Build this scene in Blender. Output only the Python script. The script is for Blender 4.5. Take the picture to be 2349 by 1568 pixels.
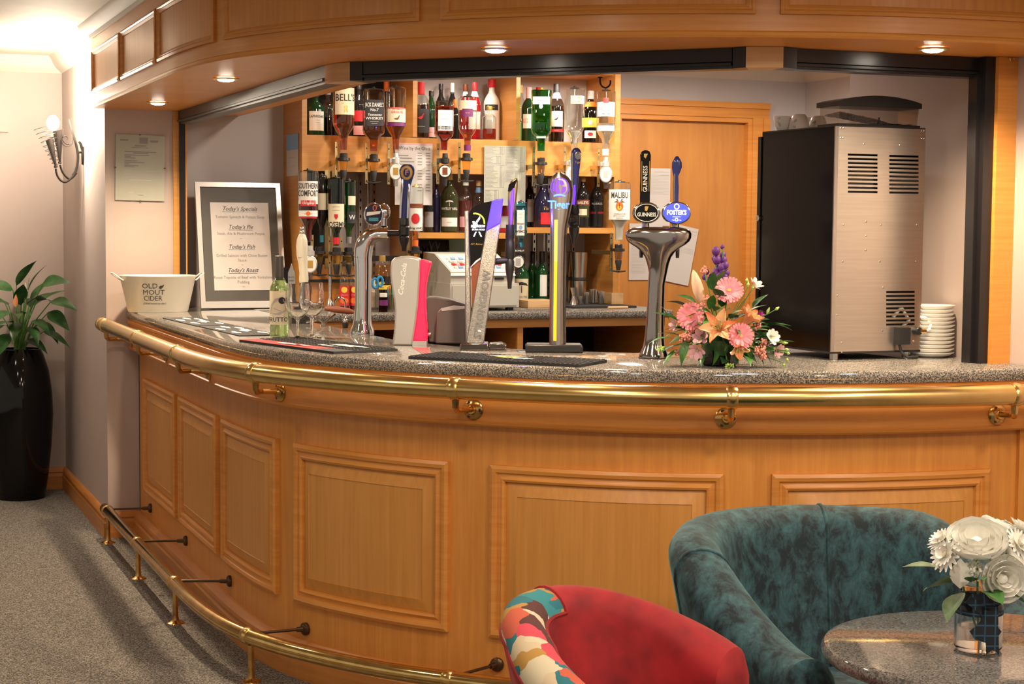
import bpy, bmesh, math, random
from math import sin, cos, pi, radians, sqrt, atan2, hypot
from mathutils import Vector, Matrix
random.seed(7)
for o in list(bpy.data.objects): bpy.data.objects.remove(o)
SC = bpy.context.scene
COL = SC.collection

# ------------------------------------------------------------------ camera
FPX, YAW, PIT, ROL, CAMH = 3853.9, radians(21.916), radians(4.0158), radians(.4603), 1.456
FWD = Vector((sin(YAW)*cos(PIT), cos(YAW)*cos(PIT), -sin(PIT)))
_r = Vector((cos(YAW), -sin(YAW), 0)); _u = _r.cross(FWD)
RGT = _r*cos(ROL) + _u*sin(ROL); UPV = -_r*sin(ROL) + _u*cos(ROL)
cam = bpy.data.cameras.new('camera'); camo = bpy.data.objects.new('camera', cam); COL.objects.link(camo)
cam.sensor_width = 36; cam.lens = FPX/2349*36; cam.clip_start = .05; cam.clip_end = 60
m = Matrix((RGT, UPV, -FWD)).transposed().to_4x4(); m.translation = (0, 0, CAMH); camo.matrix_world = m
SC.camera = camo
def ray(px, py): return FWD + RGT*((px-1174.5)/FPX) - UPV*((py-784)/FPX)
def wy(px, py, Y):                      # survey helper: the point on the vertical plane Y = const
    d = ray(px, py); return Vector((0, 0, CAMH)) + d*(Y/d.y)
def wz(px, py, z):                      # survey helper: the point on the level plane z = const
    d = ray(px, py); return Vector((0, 0, CAMH)) + d*((z-CAMH)/d.z)
def wx(px, py, X):
    d = ray(px, py); return Vector((0, 0, CAMH)) + d*(X/d.x)

# ------------------------------------------------------------------ world, exposure
wd = bpy.data.worlds.new('world'); SC.world = wd; wd.use_nodes = True
bg = wd.node_tree.nodes['Background']; bg.inputs[0].default_value = (1.0, .86, .70, 1); bg.inputs[1].default_value = .34
vs = SC.view_settings; vs.view_transform = 'Standard'; vs.look = 'None'; vs.gamma = 1; vs.use_curve_mapping = False
vs.exposure = 0.55
WARM = (1.0, .76, .50); NEUT = (1.0, .85, .68)
def light(name, kind, loc, power, color=WARM, size=.05, to=None, angle=100, blend=.6):
    l = bpy.data.lights.new(name, kind); l.energy = power; l.color = color
    if kind == 'AREA': l.size = size
    else: l.shadow_soft_size = size
    if kind == 'SPOT': l.spot_size = radians(angle); l.spot_blend = blend
    o = bpy.data.objects.new(name, l); COL.objects.link(o); o.location = loc
    if to is not None: o.rotation_euler = (Vector(to)-Vector(loc)).to_track_quat('-Z', 'Y').to_euler()
    return o
# ceiling downlights of the lounge (in front of and above the bar front)
for i, (x, y, p) in enumerate([(-.2, 6.6, 9), (-.2, 4.6, 13), (.9, 3.0, 26), (2.0, 2.3, 33), (3.0, 2.2, 32), (.2, 1.6, 26), (1.4, .9, 30), (2.6, .6, 30)]):
    light('lounge_downlight', 'SPOT', (x, y, 2.24), p, NEUT, .10, (x, y, 0), 174, .35)
# ceiling lamps behind the bar
for x, y, z, p in [(2.83, 7.72, 2.28, 5), (3.36, 7.70, 2.19, 9), (2.30, 7.72, 2.21, 4)]: light('shelf_spot', 'SPOT', (x, y, z), p, NEUT, .02, (x, y+.03, 0), 130, .6)
for x, y, p in [(2.2, 6.7, 16), (2.85, 6.8, 17), (3.40, 7.0, 32), (4.2, 6.7, 36), (2.6, 5.6, 14)]:
    light('bar_ceiling_lamp', 'SPOT', (x, y, 2.28), p, NEUT, .05, (x+.03, y+.25, 0), 172, .4)

# ------------------------------------------------------------------ materials
MATS = {}
def N(nt, t, **kw):
    n = nt.nodes.new(t)
    for k, v in kw.items():
        if k in n.inputs.keys() if hasattr(n.inputs, 'keys') else False: n.inputs[k].default_value = v
        else: setattr(n, k, v)
    return n
def base(name, col, rough=.5, metal=0., **kw):
    mt = bpy.data.materials.new(name); mt.use_nodes = True
    b = mt.node_tree.nodes['Principled BSDF']
    b.inputs['Base Color'].default_value = (*col, 1); b.inputs['Roughness'].default_value = rough; b.inputs['Metallic'].default_value = metal
    for k, v in kw.items():
        b.inputs[k].default_value = v
    MATS[name] = mt; return mt
def coords(nt, scale, kind='Object'):
    tc = nt.nodes.new('ShaderNodeTexCoord'); mp = nt.nodes.new('ShaderNodeMapping')
    mp.inputs['Scale'].default_value = scale; nt.links.new(tc.outputs[kind], mp.inputs[0]); return mp
def ramp(nt, stops):
    r = nt.nodes.new('ShaderNodeValToRGB'); e = r.color_ramp.elements
    while len(e) < len(stops): e.new(.5)
    for el, (p, c) in zip(e, stops): el.position = p; el.color = (*c, 1)
    return r
def noisy(name, c1, c2, scale, rough=.5, metal=0., bump=0., detail=4., lo=.35, hi=.65, dist=0., nrough=.5, **kw):
    """principled with a two colour noise and a fine bump"""
    mt = base(name, c1, rough, metal, **kw); nt = mt.node_tree; b = nt.nodes['Principled BSDF']
    mp = coords(nt, scale); nz = nt.nodes.new('ShaderNodeTexNoise'); nz.inputs['Scale'].default_value = 1; nz.inputs['Detail'].default_value = detail
    nz.inputs['Roughness'].default_value = nrough; nz.inputs['Distortion'].default_value = dist
    nt.links.new(mp.outputs[0], nz.inputs['Vector'])
    r = ramp(nt, [(lo, c1), (hi, c2)]); nt.links.new(nz.outputs['Fac'], r.inputs[0]); nt.links.new(r.outputs[0], b.inputs['Base Color'])
    if bump:
        bp = nt.nodes.new('ShaderNodeBump'); bp.inputs['Strength'].default_value = bump; bp.inputs['Distance'].default_value = .01
        nt.links.new(nz.outputs['Fac'], bp.inputs['Height']); nt.links.new(bp.outputs[0], b.inputs['Normal'])
    return mt
def wood(name, c1, c2, scale, rough=.40, coat=.14):
    mt = base(name, c1, rough); nt = mt.node_tree; b = nt.nodes['Principled BSDF']
    b.inputs['Coat Weight'].default_value = coat; b.inputs['Coat Roughness'].default_value = .22
    mp = coords(nt, scale); nz = nt.nodes.new('ShaderNodeTexNoise'); nz.inputs['Scale'].default_value = 1; nz.inputs['Detail'].default_value = 6; nz.inputs['Roughness'].default_value = .62
    mp2 = coords(nt, (2.2, 2.2, 2.2)); n2 = nt.nodes.new('ShaderNodeTexNoise'); n2.inputs['Scale'].default_value = 1; n2.inputs['Detail'].default_value = 2
    nt.links.new(mp.outputs[0], nz.inputs['Vector']); nt.links.new(mp2.outputs[0], n2.inputs['Vector'])
    mx = nt.nodes.new('ShaderNodeMath'); mx.operation = 'MULTIPLY_ADD'; mx.inputs[1].default_value = .35
    nt.links.new(n2.outputs['Fac'], mx.inputs[0]); nt.links.new(nz.outputs['Fac'], mx.inputs[2])
    r = ramp(nt, [(.48, c1), (.85, c2)]); nt.links.new(mx.outputs[0], r.inputs[0]); nt.links.new(r.outputs[0], b.inputs['Base Color'])
    bp = nt.nodes.new('ShaderNodeBump'); bp.inputs['Strength'].default_value = .05; bp.inputs['Distance'].default_value = .01
    nt.links.new(nz.outputs['Fac'], bp.inputs['Height']); nt.links.new(bp.outputs[0], b.inputs['Normal'])
    return mt
W1, W2 = (.72, .305, .060), (.60, .228, .038)
wood('wood_h', W1, W2, (3, 3, 70)); wood('wood_v', W1, W2, (55, 55, 3))
wood('wood_field', (.66, .30, .066), (.57, .24, .046), (60, 60, 2.5), .45, .08)
wood('wood_shelf', (.62, .30, .075), (.52, .23, .05), (3, 3, 60), .42, .1)
wood('wood_door', (.60, .265, .06), (.48, .19, .038), (18, 18, 2), .4, .1)
wood('wood_pale', (.72, .48, .25), (.58, .34, .15), (4, 4, 40), .5, 0)
wood('wood_skirt', (.62, .25, .05), (.48, .17, .032), (3, 3, 50))
noisy('wall_paint', (.49, .40, .365), (.46, .375, .34), (3, 3, 1.2), .62, bump=.02)
noisy('wall_cool', (.53, .495, .50), (.49, .455, .46), (3, 3, 1.2), .62, bump=.02)
noisy('ceiling_paint', (.74, .67, .58), (.66, .58, .49), (2.5, 2.5, 2.5), .7, bump=.03)
base('white_gloss', (.80, .76, .70), .3)
# speckled granite
def granite(name, scale, cols, rough=.07):
    mt = base(name, cols[0], rough); nt = mt.node_tree; b = nt.nodes['Principled BSDF']
    mp = coords(nt, (scale,)*3); v = nt.nodes.new('ShaderNodeTexVoronoi'); v.inputs['Scale'].default_value = 1; v.inputs['Randomness'].default_value = 1
    nz = nt.nodes.new('ShaderNodeTexNoise'); nz.inputs['Scale'].default_value = .8; nz.inputs['Detail'].default_value = 5
    nt.links.new(mp.outputs[0], v.inputs['Vector']); nt.links.new(mp.outputs[0], nz.inputs['Vector'])
    sp = nt.nodes.new('ShaderNodeSeparateColor'); nt.links.new(v.outputs['Color'], sp.inputs[0])
    mx = nt.nodes.new('ShaderNodeMath'); mx.operation = 'MULTIPLY_ADD'; mx.inputs[1].default_value = .55
    nt.links.new(sp.outputs[0], mx.inputs[0]); ad = nt.nodes.new('ShaderNodeMath'); ad.operation = 'MULTIPLY'; ad.inputs[1].default_value = .55
    nt.links.new(nz.outputs['Fac'], ad.inputs[0]); nt.links.new(ad.outputs[0], mx.inputs[2])
    n = len(cols); r = ramp(nt, [(.12+.66*i/(n-1), c) for i, c in enumerate(cols)]); r.color_ramp.interpolation = 'LINEAR'
    nt.links.new(mx.outputs[0], r.inputs[0]); nt.links.new(r.outputs[0], b.inputs['Base Color'])
    b.inputs['Specular IOR Level'].default_value = .6
    return mt
granite('granite', 450, [(.008, .008, .009), (.026, .026, .028), (.080, .080, .082), (.19, .178, .16), (.40, .36, .31)], .055)
granite('granite_table', 360, [(.02, .018, .018), (.075, .07, .066), (.15, .142, .132), (.23, .205, .178)], .06)
# carpet
mt = base('carpet', (.3, .27, .24), .95); nt = mt.node_tree; b = nt.nodes['Principled BSDF']
mp = coords(nt, (210, 210, 210)); nz = nt.nodes.new('ShaderNodeTexNoise'); nz.inputs['Scale'].default_value = 1; nz.inputs['Detail'].default_value = 3
nt.links.new(mp.outputs[0], nz.inputs['Vector']); r = ramp(nt, [(.38, (.045, .039, .034)), (.5, (.165, .15, .132)), (.64, (.37, .34, .30))])
nt.links.new(nz.outputs['Fac'], r.inputs[0]); nt.links.new(r.outputs[0], b.inputs['Base Color'])
bp = nt.nodes.new('ShaderNodeBump'); bp.inputs['Strength'].default_value = .8; bp.inputs['Distance'].default_value = .01
nt.links.new(nz.outputs['Fac'], bp.inputs['Height']); nt.links.new(bp.outputs[0], b.inputs['Normal'])
# metals and plain finishes
noisy('brass', (.86, .60, .24), (.78, .52, .18), (14, 14, 14), .21, 1., detail=3)
noisy('brass_bright', (.80, .56, .22), (.66, .42, .14), (20, 20, 20), .12, 1., detail=4)
noisy('brass_worn', (.72, .46, .16), (.36, .20, .07), (26, 26, 26), .2, 1., detail=4, lo=.4, hi=.72)
base('brass_plate', (.70, .56, .28), .35, 1.); base('dark_bronze', (.12, .075, .045), .35, .9)
base('chrome', (.80, .80, .80), .07, 1.); base('pewter_chrome', (.42, .385, .36), .13, 1.)
noisy('steel_brushed', (.66, .61, .55), (.61, .56, .50), (6, 6, 160), .33, 1., detail=3)
noisy('steel_v', (.56, .50, .45), (.48, .43, .38), (90, 90, 3), .28, 1., detail=3)
base('steel', (.60, .57, .53), .24, 1.); base('steel_track', (.13, .12, .11), .45, .7)
base('machine_black', (.004, .004, .004), .10, 0., **{'Specular IOR Level': .22}); base('black_gloss', (.006, .005, .005), .07, 0., **{'Specular IOR Level': .3}); base('black_satin', (.018, .017, .017), .35); base('black_rubber', (.022, .022, .023), .6)
base('black_frame', (.012, .010, .011), .28); base('dark_void', (.012, .009, .007), .9)
base('iron', (.035, .03, .027), .45, .6); base('grey_plastic', (.10, .092, .086), .45); base('till_grey', (.55, .54, .48), .5)
base('till_light', (.72, .71, .64), .45); base('silver_paint', (.58, .56, .53), .35, .6); base('white_china', (.86, .84, .80), .12)
base('paper', (.60, .57, .56), .7); base('paper_warm', (.78, .72, .66), .7); base('paper_green', (.40, .405, .345), .6); base('ink', (.03, .03, .035), .7); base('ink_grey', (.26, .25, .25), .7); base('ink_pale', (.5, .49, .48), .7)
base('red_print', (.62, .02, .03), .5); base('orange_print', (.80, .16, .02), .5); base('yellow_print', (.80, .60, .06), .5); base('blue_print', (.03, .07, .42), .5); base('green_print', (.05, .35, .12), .5); base('purple_print', (.16, .02, .14), .5); base('gold_print', (.60, .38, .10), .35, .6); base('white_print', (.82, .80, .76), .5); base('cream_print', (.80, .72, .52), .5); base('pink_print', (.80, .40, .42), .5); base('grey_print', (.42, .41, .40), .5); base('brown_print', (.20, .05, .02), .5); base('sky_print', (.22, .42, .75), .5); base('teal_print', (.04, .30, .40), .5)
base('cream_enamel', (.76, .71, .60), .28); base('mat_board', (.085, .08, .072), .6); base('blue_plastic', (.02, .25, .55), .3)
base('lever_blue', (.035, .045, .22), .18); base('lever_cream', (.74, .70, .58), .22)
def glow(name, col, strength, mixcol=None):
    mt = base(name, mixcol or col, .4); b = mt.node_tree.nodes['Principled BSDF']
    b.inputs['Emission Color'].default_value = (*col, 1); b.inputs['Emission Strength'].default_value = strength; return mt
glow('lamp_white', (1, .90, .74), 30); glow('bulb', (1, .86, .62), 60); glow('led_red', (1.0, .006, .05), .75, (.8, .02, .06)); glow('led_purple', (.17, .03, 1.0), 1.0, (.1, .05, .5)); glow('led_white', (.8, .85, 1), 2.2); glow('led_lime', (.75, .9, .05), 1.2); glow('led_amber', (1, .34, .01), .85); glow('led_yellow', (1, .60, .06), 1.1); glow('led_blue', (.05, .07, 1.0), .8); glow('violet_wash', (.13, .06, 1.0), .62, (.05, .03, .3)); glow('led_sky', (.10, .28, 1.0), .9); glow('soft_lime', (.5, .8, .12), .35)
# clear glass shell: a thin pane that tints what is behind it and shines at grazing angles
def thin(name, col, gloss=.5, rough=.03):
    mt = bpy.data.materials.new(name); mt.use_nodes = True; nt = mt.node_tree; nt.nodes.clear()
    out = nt.nodes.new('ShaderNodeOutputMaterial'); tr = nt.nodes.new('ShaderNodeBsdfTransparent'); gl = nt.nodes.new('ShaderNodeBsdfGlossy'); fr = nt.nodes.new('ShaderNodeLayerWeight'); mx = nt.nodes.new('ShaderNodeMixShader')
    tr.inputs[0].default_value = (*col, 1); gl.inputs[0].default_value = (1, 1, 1, 1); gl.inputs['Roughness'].default_value = rough; fr.inputs[0].default_value = .5
    pw_ = nt.nodes.new('ShaderNodeMath'); pw_.operation = 'POWER'; pw_.inputs[1].default_value = 2.4; ad_ = nt.nodes.new('ShaderNodeMath'); ad_.operation = 'ADD'; ad_.inputs[1].default_value = .07; ad_.use_clamp = True
    mu = nt.nodes.new('ShaderNodeMath'); mu.operation = 'MULTIPLY'; mu.inputs[1].default_value = gloss*1.3
    nt.links.new(fr.outputs['Facing'], pw_.inputs[0]); nt.links.new(pw_.outputs[0], mu.inputs[0]); nt.links.new(mu.outputs[0], ad_.inputs[0]); nt.links.new(ad_.outputs[0], mx.inputs[0]); nt.links.new(tr.outputs[0], mx.inputs[1]); nt.links.new(gl.outputs[0], mx.inputs[2]); nt.links.new(mx.outputs[0], out.inputs[0])
    MATS[name] = mt; return mt
thin('glass', (.90, .93, .91), .6); thin('glass_green', (.10, .52, .16), .6); thin('glass_olive', (.30, .32, .10), .6); thin('glass_blue', (.30, .68, .82), .6); thin('glass_amber', (.62, .30, .10), .6); thin('glass_dkgreen', (.05, .16, .06), .6); thin('glass_smoke', (.55, .50, .45), .5); thin('glass_brown', (.30, .10, .04), .6); thin('glass_frost', (.72, .70, .66), .5, .3)
def liquid(name, col, ior=1.16):
    return base(name, col, .03, 0., **{'Transmission Weight': .92, 'IOR': ior})
liquid('liq_amber', (.80, .30, .06)); liquid('liq_whisky', (.62, .17, .03)); liquid('liq_red', (.42, .035, .015)); liquid('liq_green', (.08, .72, .22)); liquid('liq_clear', (.92, .95, .93)); liquid('liq_dark', (.07, .02, .012)); liquid('liq_blue', (.45, .85, .92)); liquid('liq_pink', (.85, .22, .20)); liquid('liq_wine', (.86, .92, .62)); liquid('liq_gold', (.85, .55, .18))
base('opaque_milk', (.78, .75, .70), .25); base('dk_bottle', (.012, .010, .010), .08); base('dk_green_bottle', (.008, .035, .012), .08); base('olive_bottle', (.045, .05, .018), .08); base('red_bottle', (.30, .01, .015), .08); base('wine_glass_green', (.02, .16, .04), .06, 0., **{'Transmission Weight': .6}); base('indigo_bottle', (.02, .018, .05), .08)
noisy('velvet_teal', (.0025, .011, .016), (.042, .122, .142), (24, 24, 14), .75, detail=8, lo=.42, hi=.66, nrough=.74, dist=.35, **{'Sheen Weight': .25, 'Sheen Roughness': .35})
MATS['velvet_teal'].node_tree.nodes['Principled BSDF'].inputs['Sheen Tint'].default_value = (.35, .75, .8, 1)
noisy('velvet_red', (.20, .003, .006), (.38, .009, .013), (14, 14, 14), .75, detail=4, lo=.35, hi=.65, **{'Sheen Weight': .25, 'Sheen Roughness': .35})
MATS['velvet_red'].node_tree.nodes['Principled BSDF'].inputs['Sheen Tint'].default_value = (1, .25, .25, 1)

# ------------------------------------------------------------------ mesh building
class MB:
    def __init__(s): s.v = []; s.f = []
    def add(s, vs, fs):
        n = len(s.v); s.v += [tuple(v) for v in vs]; s.f += [tuple(i+n for i in f) for f in fs]; return s
    def box(s, c, d, rz=0, M=None):
        x, y, z = (k/2 for k in d); R = Matrix.Rotation(rz, 3, 'Z') if rz else Matrix.Identity(3)
        if M is not None: R = M
        return s.add([Vector(c)+R@Vector((a*x, b*y, e*z)) for a in (-1, 1) for b in (-1, 1) for e in (-1, 1)], [(0, 1, 3, 2), (4, 6, 7, 5), (0, 4, 5, 1), (2, 3, 7, 6), (0, 2, 6, 4), (1, 5, 7, 3)])
    def bb(s, x0, x1, y0, y1, z0, z1): return s.box(((x0+x1)/2, (y0+y1)/2, (z0+z1)/2), (x1-x0, y1-y0, z1-z0))
    def lathe(s, prof, n=24, c=(0, 0, 0), M=None, pw=2., rot=0., cap=True, sx=1., sy=1.):
        vs = []; c = Vector(c)
        for r, z in prof:
            for k in range(n):
                a = 2*pi*k/n; ca, sa = cos(a), sin(a)
                q = 1. if pw == 2 else 1/((abs(ca)**pw+abs(sa)**pw)**(1/pw))
                p = Vector((r*q*ca*sx, r*q*sa*sy, z))
                if rot: p = Matrix.Rotation(rot, 3, 'Z')@p
                if M is not None: p = M@p
                vs.append(c+p)
        m = len(prof); fs = [(i*n+k, i*n+(k+1) % n, (i+1)*n+(k+1) % n, (i+1)*n+k) for i in range(m-1) for k in range(n)]
        if cap: fs += [tuple(range(n))[::-1], tuple((m-1)*n+k for k in range(n))]
        return s.add(vs, fs)
    def tube(s, pts, r, n=10, cap=True, closed=False):
        pts = [Vector(p) for p in pts]; m = len(pts); rs = r if isinstance(r, (list, tuple)) else [r]*m
        T = [(pts[(i+1) % m if closed else min(i+1, m-1)]-pts[(i-1) % m if closed else max(i-1, 0)]).normalized() for i in range(m)]
        up = Vector((0, 0, 1)) if abs(T[0].z) < .9 else Vector((1, 0, 0)); nrm = (up-T[0]*up.dot(T[0])).normalized(); vs = []
        for i in range(m):
            nrm = (nrm-T[i]*nrm.dot(T[i])).normalized(); bn = T[i].cross(nrm)
            vs += [pts[i]+(nrm*cos(2*pi*k/n)+bn*sin(2*pi*k/n))*rs[i] for k in range(n)]
        fs = [(i*n+k, i*n+(k+1) % n, ((i+1) % m)*n+(k+1) % n, ((i+1) % m)*n+k) for i in range(m if closed else m-1) for k in range(n)]
        if cap and not closed: fs += [tuple(range(n))[::-1], tuple((m-1)*n+k for k in range(n))]
        return s.add(vs, fs)
    def prism(s, poly, f0, f1):            # polygon of 2-D points; f0/f1 map a 2-D point to the two 3-D faces
        n = len(poly); return s.add([f0(p) for p in poly]+[f1(p) for p in poly], [tuple(range(n)), tuple(range(2*n-1, n-1, -1))]+[(i, i+n, (i+1) % n+n, (i+1) % n) for i in range(n)])
    def ball(s, c, r, n=10, m=6, sq=(1, 1, 1)):
        return s.lathe([(max(1e-4, r*sin(pi*j/m)), -r*cos(pi*j/m)) for j in range(m+1)], n, c, Matrix.Diagonal(sq), cap=False)
    def grid(s, nu, nv, fn, close_u=False):
        vs = [fn(i/(nu if close_u else nu-1), j/(nv-1)) for i in range(nu) for j in range(nv)]
        return s.add(vs, [(i*nv+j, ((i+1) % nu)*nv+j, ((i+1) % nu)*nv+j+1, i*nv+j+1) for i in range(nu if close_u else nu-1) for j in range(nv-1)])
    def mesh(s, name, mat, smooth=35):
        me = bpy.data.meshes.new(name); me.from_pydata(s.v, [], s.f); me.validate(); me.update()
        bm = bmesh.new(); bm.from_mesh(me); bmesh.ops.recalc_face_normals(bm, faces=bm.faces); bm.to_mesh(me); bm.free()
        if smooth:
            me.shade_smooth(); me.set_sharp_from_angle(angle=radians(smooth))
        for k in (mat if isinstance(mat, (list, tuple)) else [mat]): me.materials.append(MATS[k])
        return me
    def build(s, name, mat, parent=None, world=True, smooth=35, loc=None):
        """vertices are in world space when world is set, else in the parent's own space"""
        me = s.mesh(name, mat, smooth)
        if parent is not None and world: me.transform(Matrix.Translation(-origin(parent)))
        o = bpy.data.objects.new(name, me); COL.objects.link(o); o.parent = parent
        if parent is None and world: recentre(o)
        if loc is not None: o.location = loc
        return o
def origin(o):
    v = Vector(o.location)
    while o.parent: o = o.parent; v = v+Vector(o.location)
    return v
def recentre(o):                          # put a single-mesh thing's origin at its base
    me = o.data
    if not me.vertices: return
    xs = [v.co.x for v in me.vertices]; ys = [v.co.y for v in me.vertices]; zs = [v.co.z for v in me.vertices]
    c = Vector(((min(xs)+max(xs))/2, (min(ys)+max(ys))/2, min(zs))); me.transform(Matrix.Translation(-c)); o.location = c
def tag(o, label, cat, group=None):
    o['label'] = label; o['category'] = cat
    if group: o['group'] = group
    return o
def thing(name, label, cat, loc=(0, 0, 0), group=None, rz=0):
    o = bpy.data.objects.new(name, None); COL.objects.link(o); o.location = loc; o.rotation_euler = (0, 0, rz); o.empty_display_size = .05
    return tag(o, label, cat, group)
def struct(o): o['kind'] = 'structure'; return o
def dup(root, loc, rz=None, label=None):
    r = root.copy(); COL.objects.link(r); r.location = loc
    if rz is not None: r.rotation_euler = (0, 0, rz)
    if label: r['label'] = label
    def rec(a, b):
        for ch in list(a.children):
            c = ch.copy(); COL.objects.link(c); c.parent = b; rec(ch, c)
    rec(root, r); return r
# lettering: flat text meshes, laid on a frame by a mapping function; made in one pass at the end
TEXTS = []
def text(s, size, fn, mat, parent, align='CENTER', shear=0., wide=1., bold=0., name='lettering', spacing=1., world=False):
    TEXTS.append((s, size, fn, mat, parent, align, shear, wide, bold, name, spacing, world))
def flat(o, u, v, n=None, lift=.0006):
    o = Vector(o); u = Vector(u).normalized(); v = Vector(v).normalized(); n = u.cross(v)
    return lambda a, b: o+u*a+v*b+n*lift
def wrap(R, z0, ang, flip=False, lift=.0008, c=(0, 0)):
    def f(a, b):
        if flip: a, b = -a, -b
        t = ang+a/R; return Vector((c[0]+(R+lift)*cos(t), c[1]+(R+lift)*sin(t), z0+b))
    return f
def flush_text():
    tmp = []
    for s, size, fn, mat, parent, align, shear, wide, bold, name, spacing, world in TEXTS:
        cu = bpy.data.curves.new('lettering', 'FONT'); cu.body = s; cu.size = size; cu.align_x = align; cu.align_y = 'CENTER'; cu.shear = shear; cu.resolution_u = 2; cu.offset = bold*size; cu.space_character = spacing
        o = bpy.data.objects.new('tmp', cu); COL.objects.link(o); tmp.append(o)
    bpy.context.view_layer.update(); dg = bpy.context.evaluated_depsgraph_get()
    for o, (s, size, fn, mat, parent, align, shear, wide, bold, name, spacing, world) in zip(tmp, TEXTS):
        me = bpy.data.meshes.new_from_object(o.evaluated_get(dg))
        off = origin(parent) if world else Vector((0, 0, 0))
        bm = bmesh.new(); bm.from_mesh(me)
        if fn.__name__ != 'f' or True: bmesh.ops.triangulate(bm, faces=bm.faces)
        for v in bm.verts: v.co = fn(v.co.x*wide, v.co.y)-off
        bm.to_mesh(me); bm.free(); me.materials.clear(); me.materials.append(MATS[mat])
        q = bpy.data.objects.new(name, me); COL.objects.link(q); q.parent = parent
        cu = o.data; bpy.data.objects.remove(o); bpy.data.curves.remove(cu)

# ------------------------------------------------------------------ the curved line of the bar (plan), measured by arc length
CP = [(1.24, 7.80), (1.24, 7.2), (1.24, 6.6), (1.24, 6.05), (1.245, 5.70), (1.283, 5.33), (1.395, 5.01), (1.63, 4.655), (2.03, 4.29), (2.48, 4.08), (2.85, 3.995), (3.214, 3.972), (3.6, 3.97)]
DP = []
for i in range(len(CP)-1):
    p1, p2 = Vector(CP[i]), Vector(CP[i+1]); p0 = Vector(CP[i-1]) if i else 2*p1-p2; p3 = Vector(CP[i+2]) if i+2 < len(CP) else 2*p2-p1
    for k in range(24):
        t = k/24; DP.append(.5*(2*p1+(p2-p0)*t+(2*p0-5*p1+4*p2-p3)*t*t+(3*p1-p0-3*p2+p3)*t**3))
DP.append(Vector(CP[-1])); SL = [0.]
for a, b in zip(DP, DP[1:]): SL.append(SL[-1]+(b-a).length)
NV = []
for i in range(len(DP)):
    t = (DP[min(i+1, len(DP)-1)]-DP[max(i-1, 0)]).normalized(); NV.append(Vector((t.y, -t.x)))
def bar(s, d, z=None):
    if s <= 0: p, n = DP[0]+Vector((0, -s)), NV[0]
    else:
        lo, hi = 0, len(SL)-1
        while hi-lo > 1:
            mid = (lo+hi)//2
            if SL[mid] <= s: lo = mid
            else: hi = mid
        f = (s-SL[lo])/(SL[hi]-SL[lo]); p = DP[lo].lerp(DP[hi], f); n = NV[lo].lerp(NV[hi], f).normalized()
    q = p+n*d
    return q if z is None else Vector((q.x, q.y, z))
SEND = 5.078                                # arc length where the bar front meets the right-hand wall
def sweep(mb, prof, s0, s1, n=70, cap=True):
    m = len(prof); vs = [bar(s0+(s1-s0)*i/n, d, z) for i in range(n+1) for d, z in prof]
    fs = [(i*m+j, (i+1)*m+j, (i+1)*m+(j+1) % m, i*m+(j+1) % m) for i in range(n) for j in range(m)]
    if cap: fs += [tuple(range(m)), tuple(n*m+j for j in range(m))[::-1]]
    return mb.add(vs, fs)
def rings(mb, s0, s1, z0, z1, prof, n=14, fill=False):
    """mitred moulding round a rectangle on the curved front: prof = (inset, proud)"""
    m = n+1; R = []
    for ins, d in prof:
        a, b, lo, hi = s0+ins, s1-ins, z0+ins, z1-ins
        R.append([(a+(b-a)*i/n, lo) for i in range(m)]+[(b-(b-a)*i/n, hi) for i in range(m)]); R[-1] = [bar(s, d, z) for s, z in R[-1]]
    k = 2*m; vs = [p for r in R for p in r]
    fs = [(i*k+j, i*k+(j+1) % k, (i+1)*k+(j+1) % k, (i+1)*k+j) for i in range(len(R)-1) for j in range(k)]
    if fill:
        o = (len(R)-1)*k; fs += [(o+i, o+i+1, o+k-2-i, o+k-1-i) for i in range(n)]
    return mb.add(vs, fs)

# ------------------------------------------------------------------ the shell of the room
CZ = 2.325
struct(MB().bb(-4, 5.1, -2, 9.5, -.06, 0).build('floor', 'carpet'))
struct(MB().bb(-4, 5.1, -2, 9.5, CZ, CZ+.06).build('ceiling', 'ceiling_paint'))
struct(MB().bb(-4, 1.16, 9.33, 9.45, 0, CZ).build('wall_far', 'wall_paint'))
struct(MB().bb(1.14, 1.447, 7.8, 9.33, 0, CZ).build('wall_left', 'wall_paint'))
wb = MB().bb(1.447, 3.80, 8.0, 8.12, 0, CZ).bb(3.80, 4.60, 8.0, 8.12, 2.035, CZ).bb(4.60, 4.96, 8.0, 8.12, 0, CZ); struct(wb.build('wall_back', 'wall_cool'))
struct(MB().bb(4.936, 5.06, 5.2, 8.0, 0, CZ).build('wall_side', 'wall_cool'))
struct(MB().bb(3.27, 3.40, -1.5, 5.01, 0, CZ).build('wall_right', 'wall_paint'))
def strip(name, mat, a, b, nrm, prof):     # a straight moulding along a-b, profile = (out, z)
    a, b, nrm = Vector(a), Vector(b), Vector(nrm); m = len(prof); vs = [Vector((p.x+nrm.x*d, p.y+nrm.y*d, z)) for p in (a, b) for d, z in prof]
    return struct(MB().add(vs, [(j, (j+1) % m, m+(j+1) % m, m+j) for j in range(m)]+[tuple(range(m)), tuple(range(2*m-1, m-1, -1))]).build(name, mat))
BB = [(0, 0), (.022, 0), (.022, .072), (.017, .078), (.016, .088), (.022, .095), (.018, .108), (.008, .118), (0, .12)]
strip('baseboard_far', 'wood_skirt', (-4, 9.33), (1.14, 9.33), (0, -1), BB); strip('baseboard_left', 'wood_skirt', (1.14, 9.33), (1.14, 7.8-.02), (-1, 0), BB); strip('baseboard_front', 'wood_skirt', (1.12, 7.8), (1.30, 7.8), (0, -1), BB)
CV = [(0, 2.24), (.012, 2.25), (.03, 2.262), (.05, 2.285), (.062, 2.31), (.075, CZ), (0, CZ)]
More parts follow.
